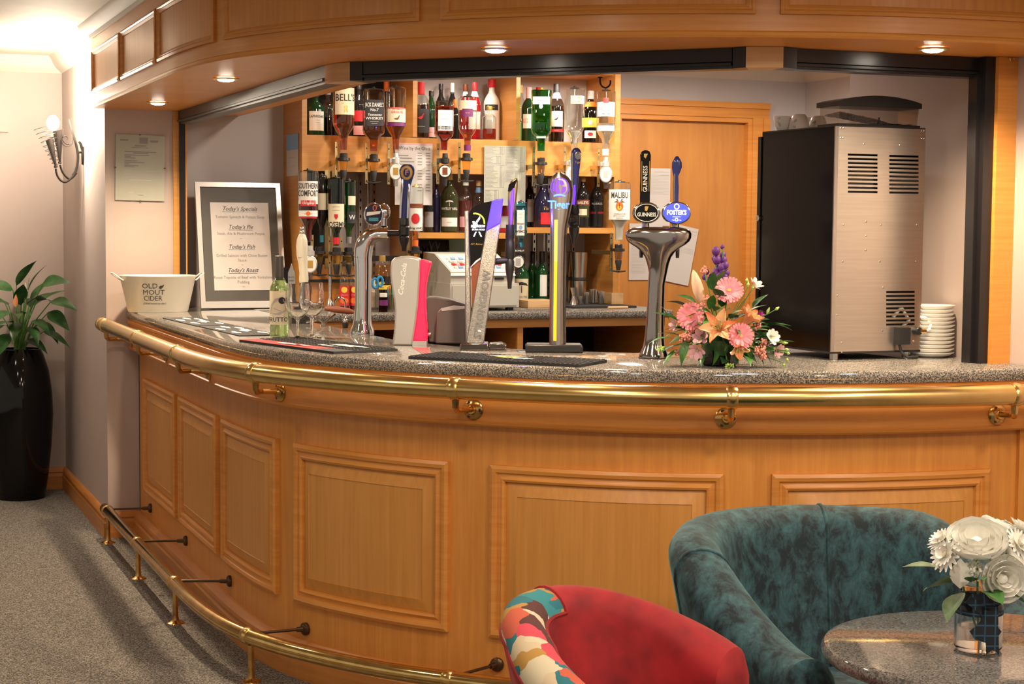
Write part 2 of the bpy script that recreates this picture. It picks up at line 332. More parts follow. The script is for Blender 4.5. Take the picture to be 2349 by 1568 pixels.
for i, (a, b, n) in enumerate([((-4, 9.33), (1.14, 9.33), (0, -1)), ((1.14, 9.33), (1.14, 7.8), (-1, 0)), ((1.5, 8.0), (4.94, 8.0), (0, -1)), ((4.936, 8.0), (4.936, 5.3), (-1, 0))]):
    strip('trim_%d' % (i+1), 'ceiling_paint', a, b, n, CV)
strip('trim_5', 'wood_shelf', (1.447, 7.8), (1.473, 7.8), (0, -1), [(-.1, 1.05), (.012, 1.05), (.012, 1.96), (-.1, 1.96)])
struct(MB().bb(3.20, 3.27, 4.115, 4.16, 1.05, 1.96).build('trim_6', 'wood_h'))
# faint blank access plate on the far wall
tag(MB().bb(.79, .86, 9.312, 9.33, 1.92, 2.02).build('access_plate', 'wall_paint'), 'blank pale plate on the far wall above the potted plant', 'plate')
# door in the back wall
d = struct(MB().bb(3.80, 4.60, 8.03, 8.07, 0, 2.03).build('door_1', 'wood_door'))
for nm, c in [('door_jamb', (4.575, 4.60, 7.985, 8.10, 0, 2.0099)), ('door_jamb', (3.80, 3.82, 7.985, 8.10, 0, 2.0099)), ('door_head', (3.80, 4.60, 7.985, 8.10, 2.01, 2.035))]:
    MB().bb(*c).build(nm, 'wood_h', d)
fr = MB()
for (x0, x1, z0, z1) in [(4.60, 4.70, 0, 2.035), (3.70, 3.80, 0, 2.035), (3.70, 4.70, 2.035, 2.115)]:
    fr.bb(x0, x1, 7.975, 8.0, z0, z1); fr.bb(x0+(.06 if z0 == 0 and x0 > 4 else .0), x1-(.06 if x0 < 4 and z0 == 0 else 0), 7.962, 7.9749, z0+(.05 if z0 > 0 else 0), z1)
fr.build('architrave', 'wood_h', d)
MB().bb(3.87, 3.90, 7.99, 8.03, .97, 1.02).bb(3.875, 3.885, 7.965, 7.99, .95, 1.03).build('latch', 'iron', d)

# ------------------------------------------------------------------ bar counter
bc = thing('bar_counter', 'curved honey wooden bar front with raised panels under a granite top', 'bar counter', bar(2.6, -.2, 0))
sweep(MB(), [(-.045, 0), (-.045, .90), (-.075, .90), (-.075, 0)], 0, SEND).build('front_board', 'wood_v', bc)
sweep(MB(), [(-.06, .868), (-.004, .868), (.004, .874), (.006, .882), (.0, .885), (.0, .985), (.006, .988), (.008, 1.0), (-.002, 1.006), (-.002, 1.012), (-.06, 1.012)], 0, SEND).build('frieze_board', 'wood_h', bc)
sweep(MB(), [(-.05, 0), (-.012, 0), (-.012, .070), (-.018, .076), (-.019, .086), (-.013, .092), (-.016, .104), (-.028, .112), (-.036, .120), (-.05, .122)], 0, SEND).build('skirting', 'wood_skirt', bc)
for s0, s1 in [(.21, .955), (1.04, 1.758), (1.855, 2.485), (2.605, 3.268), (3.406, 4.106), (4.246, 4.936)]:
    e = -.045
    p = rings(MB(), s0, s1, .240, .752, [(0, e), (0, e+.016), (.010, e+.021), (.020, e+.018), (.024, e+.010), (.030, e+.010), (.040, e+.017), (.047, e+.013), (.049, e+.002)]).build('panel_moulding', 'wood_h', bc)
    rings(MB(), s0+.047, s1-.047, .287, .705, [(0, e+.001), (.004, e+.002), (.042, e+.015), (.0425, e+.0125), (.045, e+.0125)], fill=True).build('raised_panel', 'wood_field', p)
sweep(MB(), [(-.045, .122), (-.030, .122), (-.030, .868), (-.045, .868)], 5.035, SEND, 4).build('end_stile', 'wood_v', bc)
MB().bb(1.285, 1.30, 7.785, 7.80, 0, .87).build('end_fillet', 'wood_h', bc)
# granite worktop: outline out along the nosing, back along the inner edge
inner = [(3.27, 4.80), (2.62, 4.83), (2.35, 4.80), (2.10, 5.0), (1.90, 5.22), (1.80, 5.55), (1.795, 6.7), (1.795, 7.30), (1.795, 8.0), (1.45, 8.0), (1.45, 7.8)]
E0 = .012
def slab_ring(d, z): return [bar(SEND*i/90, d, z) for i in range(91)]
NP = [(E0-.012, 1.012), (E0-.003, 1.015), (E0, 1.024), (E0, 1.038), (E0-.004, 1.046), (E0-.013, 1.05)]
vs = []; fs = []
for d_, z in NP: vs += slab_ring(d_, z)
for j in range(len(NP)-1): fs += [(j*91+i, j*91+i+1, (j+1)*91+i+1, (j+1)*91+i) for i in range(90)]
nb = len(vs); vs += [Vector((x, y, 1.05)) for x, y in inner]+[Vector((x, y, 1.012)) for x, y in inner]; k = len(inner); j5 = 5*91
fs.append(tuple(j5+i for i in range(91))+tuple(nb+i for i in range(k))); fs.append(tuple(i for i in range(91))[::-1]+tuple(nb+k+i for i in range(k))[::-1])
fs += [(nb+i, nb+i+1, nb+k+i+1, nb+k+i) for i in range(k-1)]
tag(MB().add(vs, fs).build('countertop', 'granite'), 'polished speckled grey granite worktop on the curved bar', 'worktop')
# inner side of the counter, below the worktop
ins = MB()
for a, b in zip(inner[1:-4], inner[2:-4]):
    ins.add([(a[0]-.03, a[1]-.03, .1), (b[0]-.03, b[1]-.03, .1), (b[0]-.03, b[1]-.03, 1.012), (a[0]-.03, a[1]-.03, 1.012)], [(0, 1, 2, 3)])
ins.build('inner_board', 'wood_v', bc)

# ------------------------------------------------------------------ hand rail and foot rail
hr = thing('hand_rail', 'thick polished brass hand rail running along the bar front below the worktop', 'rail', bar(2.6, .12, .98))
def railpts(s0, s1, d, z, n=90): return [bar(s0+(s1-s0)*i/n, d, z) for i in range(n+1)]
def collar(s, d, z, r, w=.03):
    a, b = bar(s-w/2, d, z), bar(s+w/2, d, z); t = (b-a); return MB().tube([a, a+t*.12, a+t*.5, a+t*.88, b], [r*.94, r, r*1.05, r, r*.94], 24)
HZ = .987; HR = .0295
MB().tube(railpts(.02, 4.93, .122, HZ), HR, 24).build('rail_tube', 'brass', hr)
MB().tube(railpts(.015, .05, .122, HZ, 3), HR+.002, 24).build('end_cap', 'brass', hr)
MB().tube(railpts(4.92, SEND, .122, HZ, 6), HR, 24).build('rail_tube', 'brass', hr)
for s in (.14, 1.0, 1.853, 2.629, 3.367, 4.106, 4.90):
    c = collar(s, .122, HZ, HR+.003).build('collar', 'brass', hr)
    sb = s-.05*(1 if s < 3.2 else (.0 if s < 4.5 else -.6))
    p0 = bar(s, .122, HZ-HR); p1 = bar(s, .122, .935); pk = bar(sb, .07, .922); p2 = bar(sb, .006, .918)
    MB().tube([p0, p1, p1.lerp(pk, .25)-Vector((0, 0, .008)), pk, p2], [.011, .0095, .009, .009, .010], 10).build('bracket_arm', 'brass_worn', hr)
    n = bar(sb, 1)-bar(sb, 0); q = Vector((n.x, n.y, 0)).to_track_quat('Z', 'Y').to_matrix(); b0 = bar(sb, .0, .916)
    ro = MB().lathe([(.031, 0), (.031, .004), (.026, .009), (.014, .012), (.011, .02)], 20, b0, q).build('rose_plate', 'brass_worn', hr)
    for k in range(3):
        a = pi/2+2*pi*k/3+.5; MB().lathe([(.0055, 0), (.0055, .002), (.002, .0025)], 8, b0+q@Vector((.022*cos(a), .022*sin(a), .008)), q).build('screw', 'dark_bronze', ro)
fr_ = thing('foot_rail', 'worn brass foot rail on short posts just above the carpet along the bar', 'rail', bar(2.6, .12, 0))
FZ = .144; FR = .0245
MB().tube(railpts(.09, 3.9, .12, FZ), FR, 20).build('rail_tube', 'brass_bright', fr_)
MB().tube(railpts(.05, .10, .12, FZ, 3), FR+.0005, 20).build('end_cap', 'dark_bronze', fr_)
for s in (.115, .935, 1.745, 2.58, 3.35):
    collar(s, .12, FZ, FR+.0025).build('collar', 'brass', fr_)
    b0 = bar(s+.015, .12, 0)
    MB().lathe([(.034, 0), (.032, .003), (.022, .006), (.013, .012), (.0105, .03), (.0095, .118)], 16, b0).build('post', 'brass_worn', fr_)
    a, b = bar(s+.02, .10, FZ+.01), bar(s+.19 if s < 2 else s+.08, -.040, .178 if s < 2 else .158)
    st = MB().tube([a, a.lerp(b, .82), a.lerp(b, .82), b], [.0048, .0048, .008, .009], 10).build('stay', 'dark_bronze', fr_)
    n = bar(s+.1, 1)-bar(s+.1, 0); q = Vector((n.x, n.y, 0)).to_track_quat('Z', 'Y').to_matrix()
    MB().lathe([(.021, -.004), (.021, .004), (.017, .008), (.009, .010)], 18, b, q).build('stay_rose', 'dark_bronze', st)

# ------------------------------------------------------------------ canopy over the bar
CB = 1.96; CD = .155
cn = thing('bar_canopy', 'curved honey wood canopy with framed panels hanging over the bar', 'canopy', bar(2.6, 0, CB))
sweep(MB(), [(CD, CB+.022), (CD, CZ), (CD-.03, CZ), (CD-.03, CB+.022)], 0, SEND).build('fascia_board', 'wood_h', cn)
sweep(MB(), [(CD-.03, CB), (CD+.004, CB), (CD+.008, CB+.006), (CD+.006, CB+.014), (CD+.0005, CB+.018), (CD+.0005, CB+.022), (CD-.03, CB+.022)], 0, SEND).build('bottom_bead', 'wood_h', cn)
for s0, s1 in [(.064, .845), (.885, 1.68), (1.712, 2.45), (2.51, 3.272), (3.335, 4.146), (4.21, 5.0)]:
    p = rings(MB(), s0, s1, 2.022, 2.215, [(0, CD), (0, CD+.010), (.008, CD+.013), (.013, CD+.009), (.016, CD+.010), (.024, CD+.005), (.027, CD-.004)]).build('panel_moulding', 'wood_h', cn)
    rings(MB(), s0+.024, s1-.024, 2.046, 2.191, [(0, CD+.0012), (.005, CD+.0012)], fill=True).build('panel_field', 'wood_v', p)
sweep(MB(), [(CD, 2.272), (CD+.008, 2.272), (CD+.012, 2.280), (CD+.014, 2.286), (CD+.040, 2.296), (CD+.050, 2.308), (CD+.056, 2.312), (CD+.062, CZ), (CD, CZ)], 0, SEND).build('crown_moulding', 'ceiling_paint', cn)
sin_ = [(3.27, 4.52), (2.62, 4.52), (1.80, 5.42), (1.80, 8.0), (1.447, 8.0), (1.447, 7.8)]
oc = [bar(SEND*(1-i/60), CD-.004, CB+.001) for i in range(61)]
def soffit(z): return [Vector((p.x, p.y, z)) for p in oc]+[Vector((x, y, z)) for x, y in sin_[::-1]]
lo, hi = soffit(CB+.001), soffit(CB+.03); n = len(lo)
MB().add(lo+hi, [tuple(range(n)), tuple(range(2*n-1, n-1, -1))]+[(i, (i+1) % n, n+(i+1) % n, n+i) for i in range(n)]).build('soffit', 'wood_h', cn)
bk = MB()
for a, b in zip(sin_[:4], sin_[1:4]): bk.add([(*a, CB), (*b, CB), (*b, CZ), (*a, CZ)], [(0, 1, 2, 3)])
bk.build('inner_fascia', 'wood_h', cn)
# small screw hook on the fascia, and soffit hooks
def hook(loc, label, mat='iron', r=.022, axis='x', t=.003):
    h = MB(); pts = [(0, 0, 0), (0, 0, -r*.8)]+[((r*(1-cos(a)) if axis == 'x' else 0), (0 if axis == 'x' else r*(1-cos(a))), -r*.8-r*sin(a)) for a in [pi*k/10 for k in range(1, 12)]]
    h.tube([Vector(loc)+Vector(p) for p in pts], t, 8); h.lathe([(t*3, -.003), (t*2.4, 0)], 10, loc)
    return tag(h.build('ceiling_hook', mat), label, 'hook')
hook((1.62, 6.72, CB), 'small black hook under the canopy above the framed menu', r=.012, axis='x')
hook((2.22, 4.80, CB-.045), 'black curved hook under the shutter track above the green bottle', r=.018, axis='x', t=.0028)
hook((3.235, 4.11, CB), 'small brass cup hook at the top of the right-hand post', 'brass', r=.007, t=.0016)
# shutter tracks between the corner blocks
def track(a, b, mat, label):
    a, b = Vector(a), Vector(b); u = (b-a).normalized(); n = Vector((-u.y, u.x)); n = n if n.dot(Vector((1, 1))) > 0 else -n
    t = thing('shutter_track', label, 'track', ((a.x+b.x)/2, (a.y+b.y)/2, CB-.06))
    def piece(nm, d0, d1, z0, z1, m):
        P = [a+n*d0, b+n*d0, b+n*d1, a+n*d1]; MB().add([(p.x, p.y, z) for z in (CB-z0, CB-z1) for p in P], [(0, 1, 2, 3), (7, 6, 5, 4), (0, 4, 5, 1), (1, 5, 6, 2), (2, 6, 7, 3), (3, 7, 4, 0)]).build(nm, m, t)
    piece('channel', .0, .07, 0, .038, mat); piece('lip', -.008, .07, .042, .049, mat); piece('groove', .012, .06, .038, .042, 'dark_void'); piece('lower_rail', .004, .06, .049, .058, mat)
    return t
track((1.473, 7.79), (1.473, 5.30), 'steel_track', 'grey steel shutter track under the canopy above the framed menu')
track((1.545, 5.125), (2.375, 4.245), 'black_frame', 'long black shutter track above the beer taps')
track((2.545, 4.178), (3.20, 4.165), 'black_frame', 'black shutter track above the coffee machine')
def block(pts, label, extra):
    t = thing('corner_block', label, 'block', (sum(p[0] for p in pts)/len(pts), sum(p[1] for p in pts)/len(pts), CB-.06))
    MB().prism(pts, lambda p: (p[0], p[1], CB-.058), lambda p: (p[0], p[1], CB)).build('wood_block', 'wood_pale', t)
    for e in extra: MB().prism(e, lambda p: (p[0], p[1], CB-.058), lambda p: (p[0], p[1], CB)).build('guide_end', 'black_frame', t)
    return t
block([(1.473, 5.30), (1.478, 5.215), (1.512, 5.145), (1.60, 5.22), (1.56, 5.30)], 'pale wooden corner block joining the steel and black shutter tracks', [[(1.512, 5.145), (1.545, 5.12), (1.61, 5.18), (1.60, 5.22)]])
block([(2.395, 4.20), (2.49, 4.155), (2.50, 4.23), (2.44, 4.26)], 'pale wooden corner block between the two black shutter tracks', [[(2.375, 4.24), (2.395, 4.20), (2.44, 4.26), (2.42, 4.29)], [(2.49, 4.155), (2.54, 4.165), (2.545, 4.23), (2.50, 4.23)]])
gl = thing('shutter_guide', 'black vertical shutter guide beside the framed menu', 'shutter guide', (1.488, 7.79, 1.05))
MB().bb(1.473, 1.500, 7.775, 7.81, 1.05, CB).build('channel', 'black_frame', gl); MB().bb(1.500, 1.508, 7.78, 7.83, 1.05, CB).build('fillet', 'wood_h', gl)
gr = thing('shutter_guide', 'black vertical shutter guide at the right-hand post behind the coffee machine', 'shutter guide', (3.19, 4.17, 1.05))
MB().bb(3.165, 3.20, 4.13, 4.175, 1.05, CB).build('channel', 'black_frame', gr); MB().bb(3.150, 3.165, 4.15, 4.19, 1.05, CB-.05).build('inner_lip', 'black_frame', gr)
# downlights in the soffit
for i, (x, y, lb) in enumerate([(1.280, 7.232, 'round recessed downlight over the cider bucket'), (1.285, 5.913, 'round recessed downlight next to the steel shutter track'), (1.774, 4.556, 'round recessed downlight above the middle beer tap'), (2.879, 3.996, 'round recessed downlight above the coffee machine')]):
    t = thing('downlight', lb, 'downlight', (x, y, CB), 'downlights in the canopy soffit')
    MB().lathe([(.030, -.001), (.046, -.001), (.047, -.004), (.040, -.007), (.031, -.006)], 28, (0, 0, 0), cap=False).build('bezel', 'brass_plate', t, False)
    MB().lathe([(.0305, -.004), (.026, -.010), (.012, -.013)], 24).build('lens', 'lamp_white', t, False)
    light('downlight_beam', 'SPOT', (x, y, CB-.02), 62, WARM, .026, (x, y, 0), 140, .8)

# ------------------------------------------------------------------ bottles and optics
def interp(prof, z):
    for (r0, a), (r1, b) in zip(prof, prof[1:]):
        if a <= z <= b: return r0 if b == a else r0+(r1-r0)*(z-a)/(b-a)
    return prof[-1][0] if z > prof[-1][1] else prof[0][0]
def disc(cx, cy, r, n=14, sy=1.): return [(cx+r*cos(2*pi*k/n), cy+r*sy*sin(2*pi*k/n)) for k in range(n)]
SHAPES = dict(
    disc=[disc(0, 0, .5)],
    shield=[[(-.35, .5), (.35, .5), (.35, 0), (0, -.5), (-.35, 0)]],
    bird=[[(-.6, -.1), (-.2, -.3), (.1, -.3), (.3, 0), (.35, .3), (.5, .45), (.35, .5), (.2, .35), (.05, .1)]],
    palm=[[(-.05, -.5), (.05, -.5), (.04, .1), (-.04, .1)], [(0, .1), (-.25, .35), (-.6, .2), (-.3, .2)], [(0, .1), (.25, .35), (.6, .2), (.3, .2)], [(0, .1), (-.18, .5), (-.4, .5), (-.12, .3)], [(0, .1), (.18, .5), (.4, .5), (.12, .3)]],
    tree=[[(-.04, -.5), (.04, -.5), (.03, .1), (-.03, .1)], [(-.65, .1), (-.4, .35), (0, .45), (.4, .35), (.65, .1), (.2, .18), (-.2, .18)]],
    figure=[[(-.25, -.5), (-.1, -.5), (0, -.1), (.12, -.5), (.27, -.5), (.2, .1), (.32, .3), (.1, .5), (-.1, .5), (-.3, .25), (-.2, .05)]],
    pear=[[(-.5+.02*0, -.35), (-.46, -.35), (-.3, .1), (-.1, .35), (.2, .45), (.2, .49), (-.12, .40), (-.34, .12)], [(-.5, -.35), (.1, -.42), (.45, -.2), (.47, -.17), (.1, -.37), (-.5, -.31)], [(.45, -.2), (.5, .2), (.22, .48), (.2, .45), (.46, .18), (.42, -.18)], [(-.2, -.1), (.2, -.25), (.22, -.22), (-.18, -.06)]])
PROF = dict(
    spirit=[(.86, 0), (1, .02), (1, .60), (.96, .65), (.74, .72), (.44, .78), (.36, .82), (.34, .97)],
    wine=[(.92, 0), (1, .015), (1, .56), (.94, .62), (.66, .69), (.44, .74), (.38, .79), (.37, .98)],
    square=[(.95, 0), (1, .012), (1, .63), (.93, .68), (.52, .745), (.40, .78), (.37, .96)],
    squat=[(.90, 0), (1, .03), (1, .46), (.86, .58), (.50, .70), (.36, .77), (.34, .96)],
    optic=[(.88, 0), (1, .02), (1, .56), (.95, .615), (.70, .69), (.45, .745), (.36, .80), (.32, .97)],
    taper=[(.84, 0), (.96, .02), (1, .30), (.97, .55), (.80, .62), (.46, .70), (.36, .78), (.33, .97)],
    cola=[(.86, 0), (1, .03), (.94, .25), (1, .42), (1, .60), (.70, .76), (.36, .87), (.33, .97)])
def toward(x, y): return atan2(-y, -x)
def bottle(name, label, x, y, z0, h, r, prof='spirit', glass='glass', liq=None, fill=.8, cap='black_satin', inv=False, pw=2., labels=(), group=None, turn=0., caph=.11, neckband=None, sy=1.):
    P = PROF[prof]; t = thing(name, label, 'bottle', (x, y, z0), group); ang = toward(x, y)+radians(turn)
    F = lambda zf: (1-zf if inv else zf)*h
    n = 24; rot = ang if (pw != 2 or sy != 1) else 0; kw = dict(sy=sy) if sy != 1 else {}
    pr = [(rf*r, F(zf)) for rf, zf in P]; MB().lathe(pr, n, pw=pw, rot=rot, **kw).build('glass', glass, t, False)
    if liq:
        if inv: zs = [1-fill]+[zf for _, zf in P if 1-fill < zf < .95]+[.95]
        else: zs = [.025]+[zf for _, zf in P if .025 < zf < fill]+[fill]
        MB().lathe([(interp(P, zf)*r*.93, F(zf)) for zf in zs], n, pw=pw, rot=rot, **kw).build('liquid', liq, t, False)
    if cap and not inv:
        rc = P[-1][0]*r*1.18; MB().lathe([(rc, h*(1-caph)), (rc*1.02, h*(1-caph)+.002), (rc, h-.002), (rc*.9, h)], 18).build('cap', cap, t, False)
    if cap and inv:                                        # the rounded foot of an upturned bottle
        MB().lathe([(r*.5, h-.001), (r*.45, h+.004), (r*.16, h+.006), (r*.12, h+.012)], 18).build('foot_button', cap, t, False)
    if neckband: z_, m_ = neckband; MB().lathe([(interp(P, z_-.05)*r*1.06, F(z_-.05)), (interp(P, z_+.05)*r*1.06, F(z_+.05))], 18, cap=False).build('neck_band', m_, t, False)
    for L in labels:
        za, zb, ha, mt, txt = L[:5]; da = radians(L[5]) if len(L) > 5 else 0.; ha = radians(ha); zm = (za+zb)/2; R = r*interp(P, 1-zm if inv else zm)
        def pos(a, z, lift=.0009, R=R):
            q = 1. if pw == 2 else 1/((abs(cos(a))**pw+abs(sin(a))**pw)**(1/pw))
            v = Matrix.Rotation(ang, 3, 'Z')@Vector(((R*q+lift)*cos(a), (R*q*sy+lift)*sin(a), z)); return v
        lb = MB().grid(13, 2, lambda u, v: pos(da-ha+2*ha*u, h*(za+(zb-za)*v))).build('paper_label', mt, t, False)
        for T in txt:
            s, size, zf, m = T[:4]; wide = T[4] if len(T) > 4 else 1.; flip = T[5] if len(T) > 5 else False; shear = T[6] if len(T) > 6 else 0.
            def fn(a, b, zf=zf, flip=flip, R=R, da=da, pos=pos):
                if flip: a, b = -a, -b
                return pos(da+a/R, h*zf+b, .0018) if pw == 2 else pos(da+math.atan(a/R), h*zf+b, .0018)
            if s[0] == '@':
                for pi_, poly in enumerate(SHAPES[s[1:]]):
                    pp2 = [(a_[0]+(b_[0]-a_[0])*q_/3, a_[1]+(b_[1]-a_[1])*q_/3) for a_, b_ in zip(poly, poly[1:]+poly[:1]) for q_ in range(3)]; nn_ = len(pp2)
                    cxx, cyy = sum(p[0] for p in pp2)/nn_, sum(p[1] for p in pp2)/nn_
                    vv = [fn((cxx+(p[0]-cxx)*f_)*size*h*wide, (cyy+(p[1]-cyy)*f_)*size*h) for f_ in (1, .66, .33, .02) for p in pp2]      # rings that follow the curved label
                    MB().add(vv, [(r_*nn_+q_, r_*nn_+(q_+1) % nn_, (r_+1)*nn_+(q_+1) % nn_, (r_+1)*nn_+q_) for r_ in range(3) for q_ in range(nn_)]).build('printed_emblem', m, lb, False, 0)
            else: text(s, size*h, fn, m, lb, wide=wide, shear=shear, bold=.012)
    return t
def optic(px, py, Y, label, kind='classic', badge='brown_print', chamber='liq_gold', z_bar=True, reach=7.65):
    p = wy(px, py, Y); t = thing('optic_dispenser', label, 'optic', (p.x, p.y, p.z-.12), 'spirit optics'); a = toward(p.x, p.y); Z = .12
    MB().box((-.024, .035, Z-.02), (.013, .005, .19)).bb(-.0175, -.0305, .035, reach-Y, Z-.03, Z-.01).build('bracket', 'brass_plate', t, False)
    for k in range(4): MB().lathe([(.003, 0), (.003, .002)], 8, (-.024, .0325, Z-.10+.05*k), Matrix.Rotation(pi/2, 3, 'X')).build('bracket_hole', 'dark_void', t, False)
    if kind == 'classic':
        MB().lathe([(.016, Z+.022), (.019, Z+.018), (.019, Z+.002), (.030, Z), (.031, Z-.012), (.022, Z-.014)], 18).box((-.012, .02, Z-.006), (.03, .045, .012)).build('collar', 'black_satin', t, False)
        MB().lathe([(.021, Z-.014), (.017, Z-.045), (.013, Z-.060)], 16).build('measure_chamber', chamber, t, False)
        MB().lathe([(.0155, Z-.056), (.0165, Z-.062), (.013, Z-.085), (.0095, Z-.105)], 14).build('nozzle', 'black_rubber', t, False)
        if z_bar:
            b = MB(); c = Vector((cos(a+pi/2), sin(a+pi/2), 0)); b.tube([c*-.036+Vector((0, 0, Z-.106)), Vector((0, 0, Z-.112)), c*.036+Vector((0, 0, Z-.108))], [.003, .0045, .003], 8); b.build('press_bar', 'black_rubber', t, False)
    else:
        rim = 'silver_paint' if kind == 'oval' else 'black_satin'; sq = 1.28 if kind == 'oval' else 1.
        MB().lathe([(.012, Z+.03), (.014, Z+.01), (.020, Z+.004), (.021, Z-.016), (.012, Z-.02)], 16).box((-.012, .02, Z-.004), (.036, .045, .02)).build('collar', 'black_satin' if kind != 'oval' else 'silver_paint', t, False)
        q = Vector((cos(a), sin(a), 0)).to_track_quat('Z', 'Y').to_matrix(); c = Vector((cos(a), sin(a), 0))*.012+Vector((0, 0, Z-.055)); S = Matrix.Diagonal((1, sq, 1))
        o = MB().lathe([(.028, -.008), (.032, -.004), (.032, .004), (.028, .007), (.026, .006)], 24, c, q@S).build('badge_rim', rim, t, False)
        MB().lathe([(.0265, .0055), (.0265, .0068)], 24, c, q@S).build('badge_face', 'white_print', o, False)
        MB().box(c+q@Vector((0, 0, .0073)), (.024, .034, .001), M=q).build('badge_picture', badge, o, False)
        MB().lathe([(.014, Z-.088), (.012, Z-.10), (.009, Z-.125)], 12).build('nozzle', 'black_rubber' if kind != 'oval' else 'glass_frost', t, False)
    return t
def BX(px, pb, pt, w, Y):                  # surveyed bottle: pixel column, foot, top and width at depth Y
    p = wy(px, pb, Y); q = wy(px, pt, Y); D = (p-Vector((0, 0, CAMH))).dot(FWD); return p.x, Y, p.z, q.z-p.z, w/2*D/FPX
def inv_bottle(name, label, px, pneck, ptop, w, Y=7.53, **kw):
    x, y, z, h, r = BX(px, pneck, ptop, w, Y); return bottle(name, label, x, y, z, h, r, inv=True, group='upturned spirit bottles', **kw)
def up_bottle(name, label, px, ptop, w, Y, zs, group, **kw):
    x, y, z, h, r = BX(px, 500, ptop, w, Y); h = z+h-zs; return bottle(name, label, x, y, zs, h, r, group=group, **kw)

# ------------------------------------------------------------------ back bar: shelf unit and counter
SY0, SY1 = 7.65, 7.998
su = thing('shelf_unit', 'honey wooden back-bar shelf unit full of spirit bottles', 'shelf unit', (2.84, 7.8, 1.05))
MB().bb(2.018, 2.042, SY0, SY1, 1.06, 2.30).build('side_panel', 'wood_shelf', su)
MB().bb(3.622, 3.652, SY0, SY1, 1.06, 2.30).build('side_panel', 'wood_shelf', su)
MB().bb(3.600, 3.664, SY0-.035, SY1, 1.06, 1.115).build('foot_block', 'wood_pale', su)
for x in (2.560, 3.090): MB().bb(x, x+.022, SY0, SY1, 1.865, 2.30).build('upright', 'wood_shelf', su)
MB().bb(2.042, 3.622, SY0, SY0+.022, 1.695, 1.845).build('valance', 'wood_shelf', su)
MB().bb(2.042, 3.622, SY0+.002, SY1, 1.845, 1.862).build('upper_shelf', 'wood_shelf', su)
MB().bb(3.112, 3.622, SY0+.02, SY1, 2.20, 2.225).build('top_shelf', 'wood_shelf', su)
MB().bb(2.042, 2.56, SY0+.02, SY1, 2.22, 2.245).build('top_shelf', 'wood_shelf', su)
for x0, x1, z in [(2.585, 3.07, 1.412), (3.13, 3.622, 1.440)]:
    MB().bb(x0, x1, SY0, SY1, z-.028, z).build('middle_shelf', 'wood_shelf', su)
MB().bb(3.10, 3.13, SY0+.1, SY1, 1.05, 1.69).build('lower_upright', 'wood_shelf', su); MB().bb(2.56, 2.585, SY0, SY1, 1.05, 1.69).build('lower_upright', 'wood_shelf', su)
MB().bb(2.045, 2.555, SY1-.012, SY1, 1.06, 1.25).build('back_board', 'wood_h', su)
MB().bb(2.045, 2.24, SY1-.012, SY1, 1.25, 1.845).build('back_board', 'black_satin', su); MB().bb(2.045, 2.555, SY1-.012, SY1, 1.865, 2.22).build('back_board', 'dark_void', su)
for x in (2.40, 2.47, 3.33, 3.41, 3.55):
    o = MB().bb(x-.008, x+.008, SY1-.02, SY1-.012, 1.06, 1.69).build('slotted_strip', 'steel', su)
    for k in range(15): MB().bb(x-.003, x+.003, SY1-.021, SY1-.0195, 1.08+k*.04, 1.095+k*.04).build('slot', 'dark_void', o)
MB().lathe([(.008, 0), (.008, .64)], 10, (2.43, SY1-.05, 1.055)).build('steel_post', 'steel', su); MB().lathe([(.006, 0), (.006, .40)], 10, (3.37, SY1-.05, 1.055)).build('steel_post', 'steel', su)
MB().bb(2.60, 3.05, SY1-.01, SY1-.002, 1.09, 1.385).build('green_back_glass', 'glass_frost', su)
tag(MB().bb(2.595, 3.06, SY1-.03, SY1-.018, 1.20, 1.384).build('glass_panel', base('pale_green', (.42, .58, .36), .15) and 'pale_green'), 'pale green glass splashback behind the till', 'glass panel')
for zf, px, nm in [(1.06, 755, 'brass_rail'), (1.06, 771, 'brass_rail')]:
    p = wy(px, 500, 7.60); MB().bb(p.x-.012, p.x+.012, 7.628, 7.636, 1.24, 1.70).build(nm, 'brass_plate', su)
MB().bb(2.02, 2.57, 7.636, 7.650, 1.275, 1.30).build('optic_bar', 'black_satin', su); MB().bb(2.02, 2.57, 7.636, 7.650, 1.175, 1.19).build('optic_bar', 'black_satin', su)
bkc = thing('back_counter', 'granite topped back counter with dark open shelves below, under the spirit shelves', 'counter', (2.8, 7.5, 0))
BCX = 3.735
prof = [(7.225, 1.012), (7.212, 1.018), (7.208, 1.030), (7.212, 1.044), (7.225, 1.05), (7.998, 1.05), (7.998, 1.012)]
MB().prism(prof, lambda p: (1.80, p[0], p[1]), lambda p: (BCX, p[0], p[1])).build('granite_top', 'granite', bkc)
MB().bb(1.80, BCX-.03, 7.235, 7.26, .975, 1.012).build('front_rail', 'wood_shelf', bkc)
for x in (1.80, 2.42, 2.94, 3.66): MB().bb(x, x+.028, 7.24, 7.95, 0, .975).build('upright', 'wood_shelf', bkc)
MB().bb(1.80, 3.69, 7.96, 7.985, 0, .975).build('back_board', 'dark_void', bkc); MB().bb(1.83, 3.66, 7.30, 7.96, .60, .62).build('shelf', 'wood_h', bkc)
MB().bb(3.688, 3.69, 7.242, 7.95, 0, 1.01).build('end_panel', 'wood_shelf', bkc)
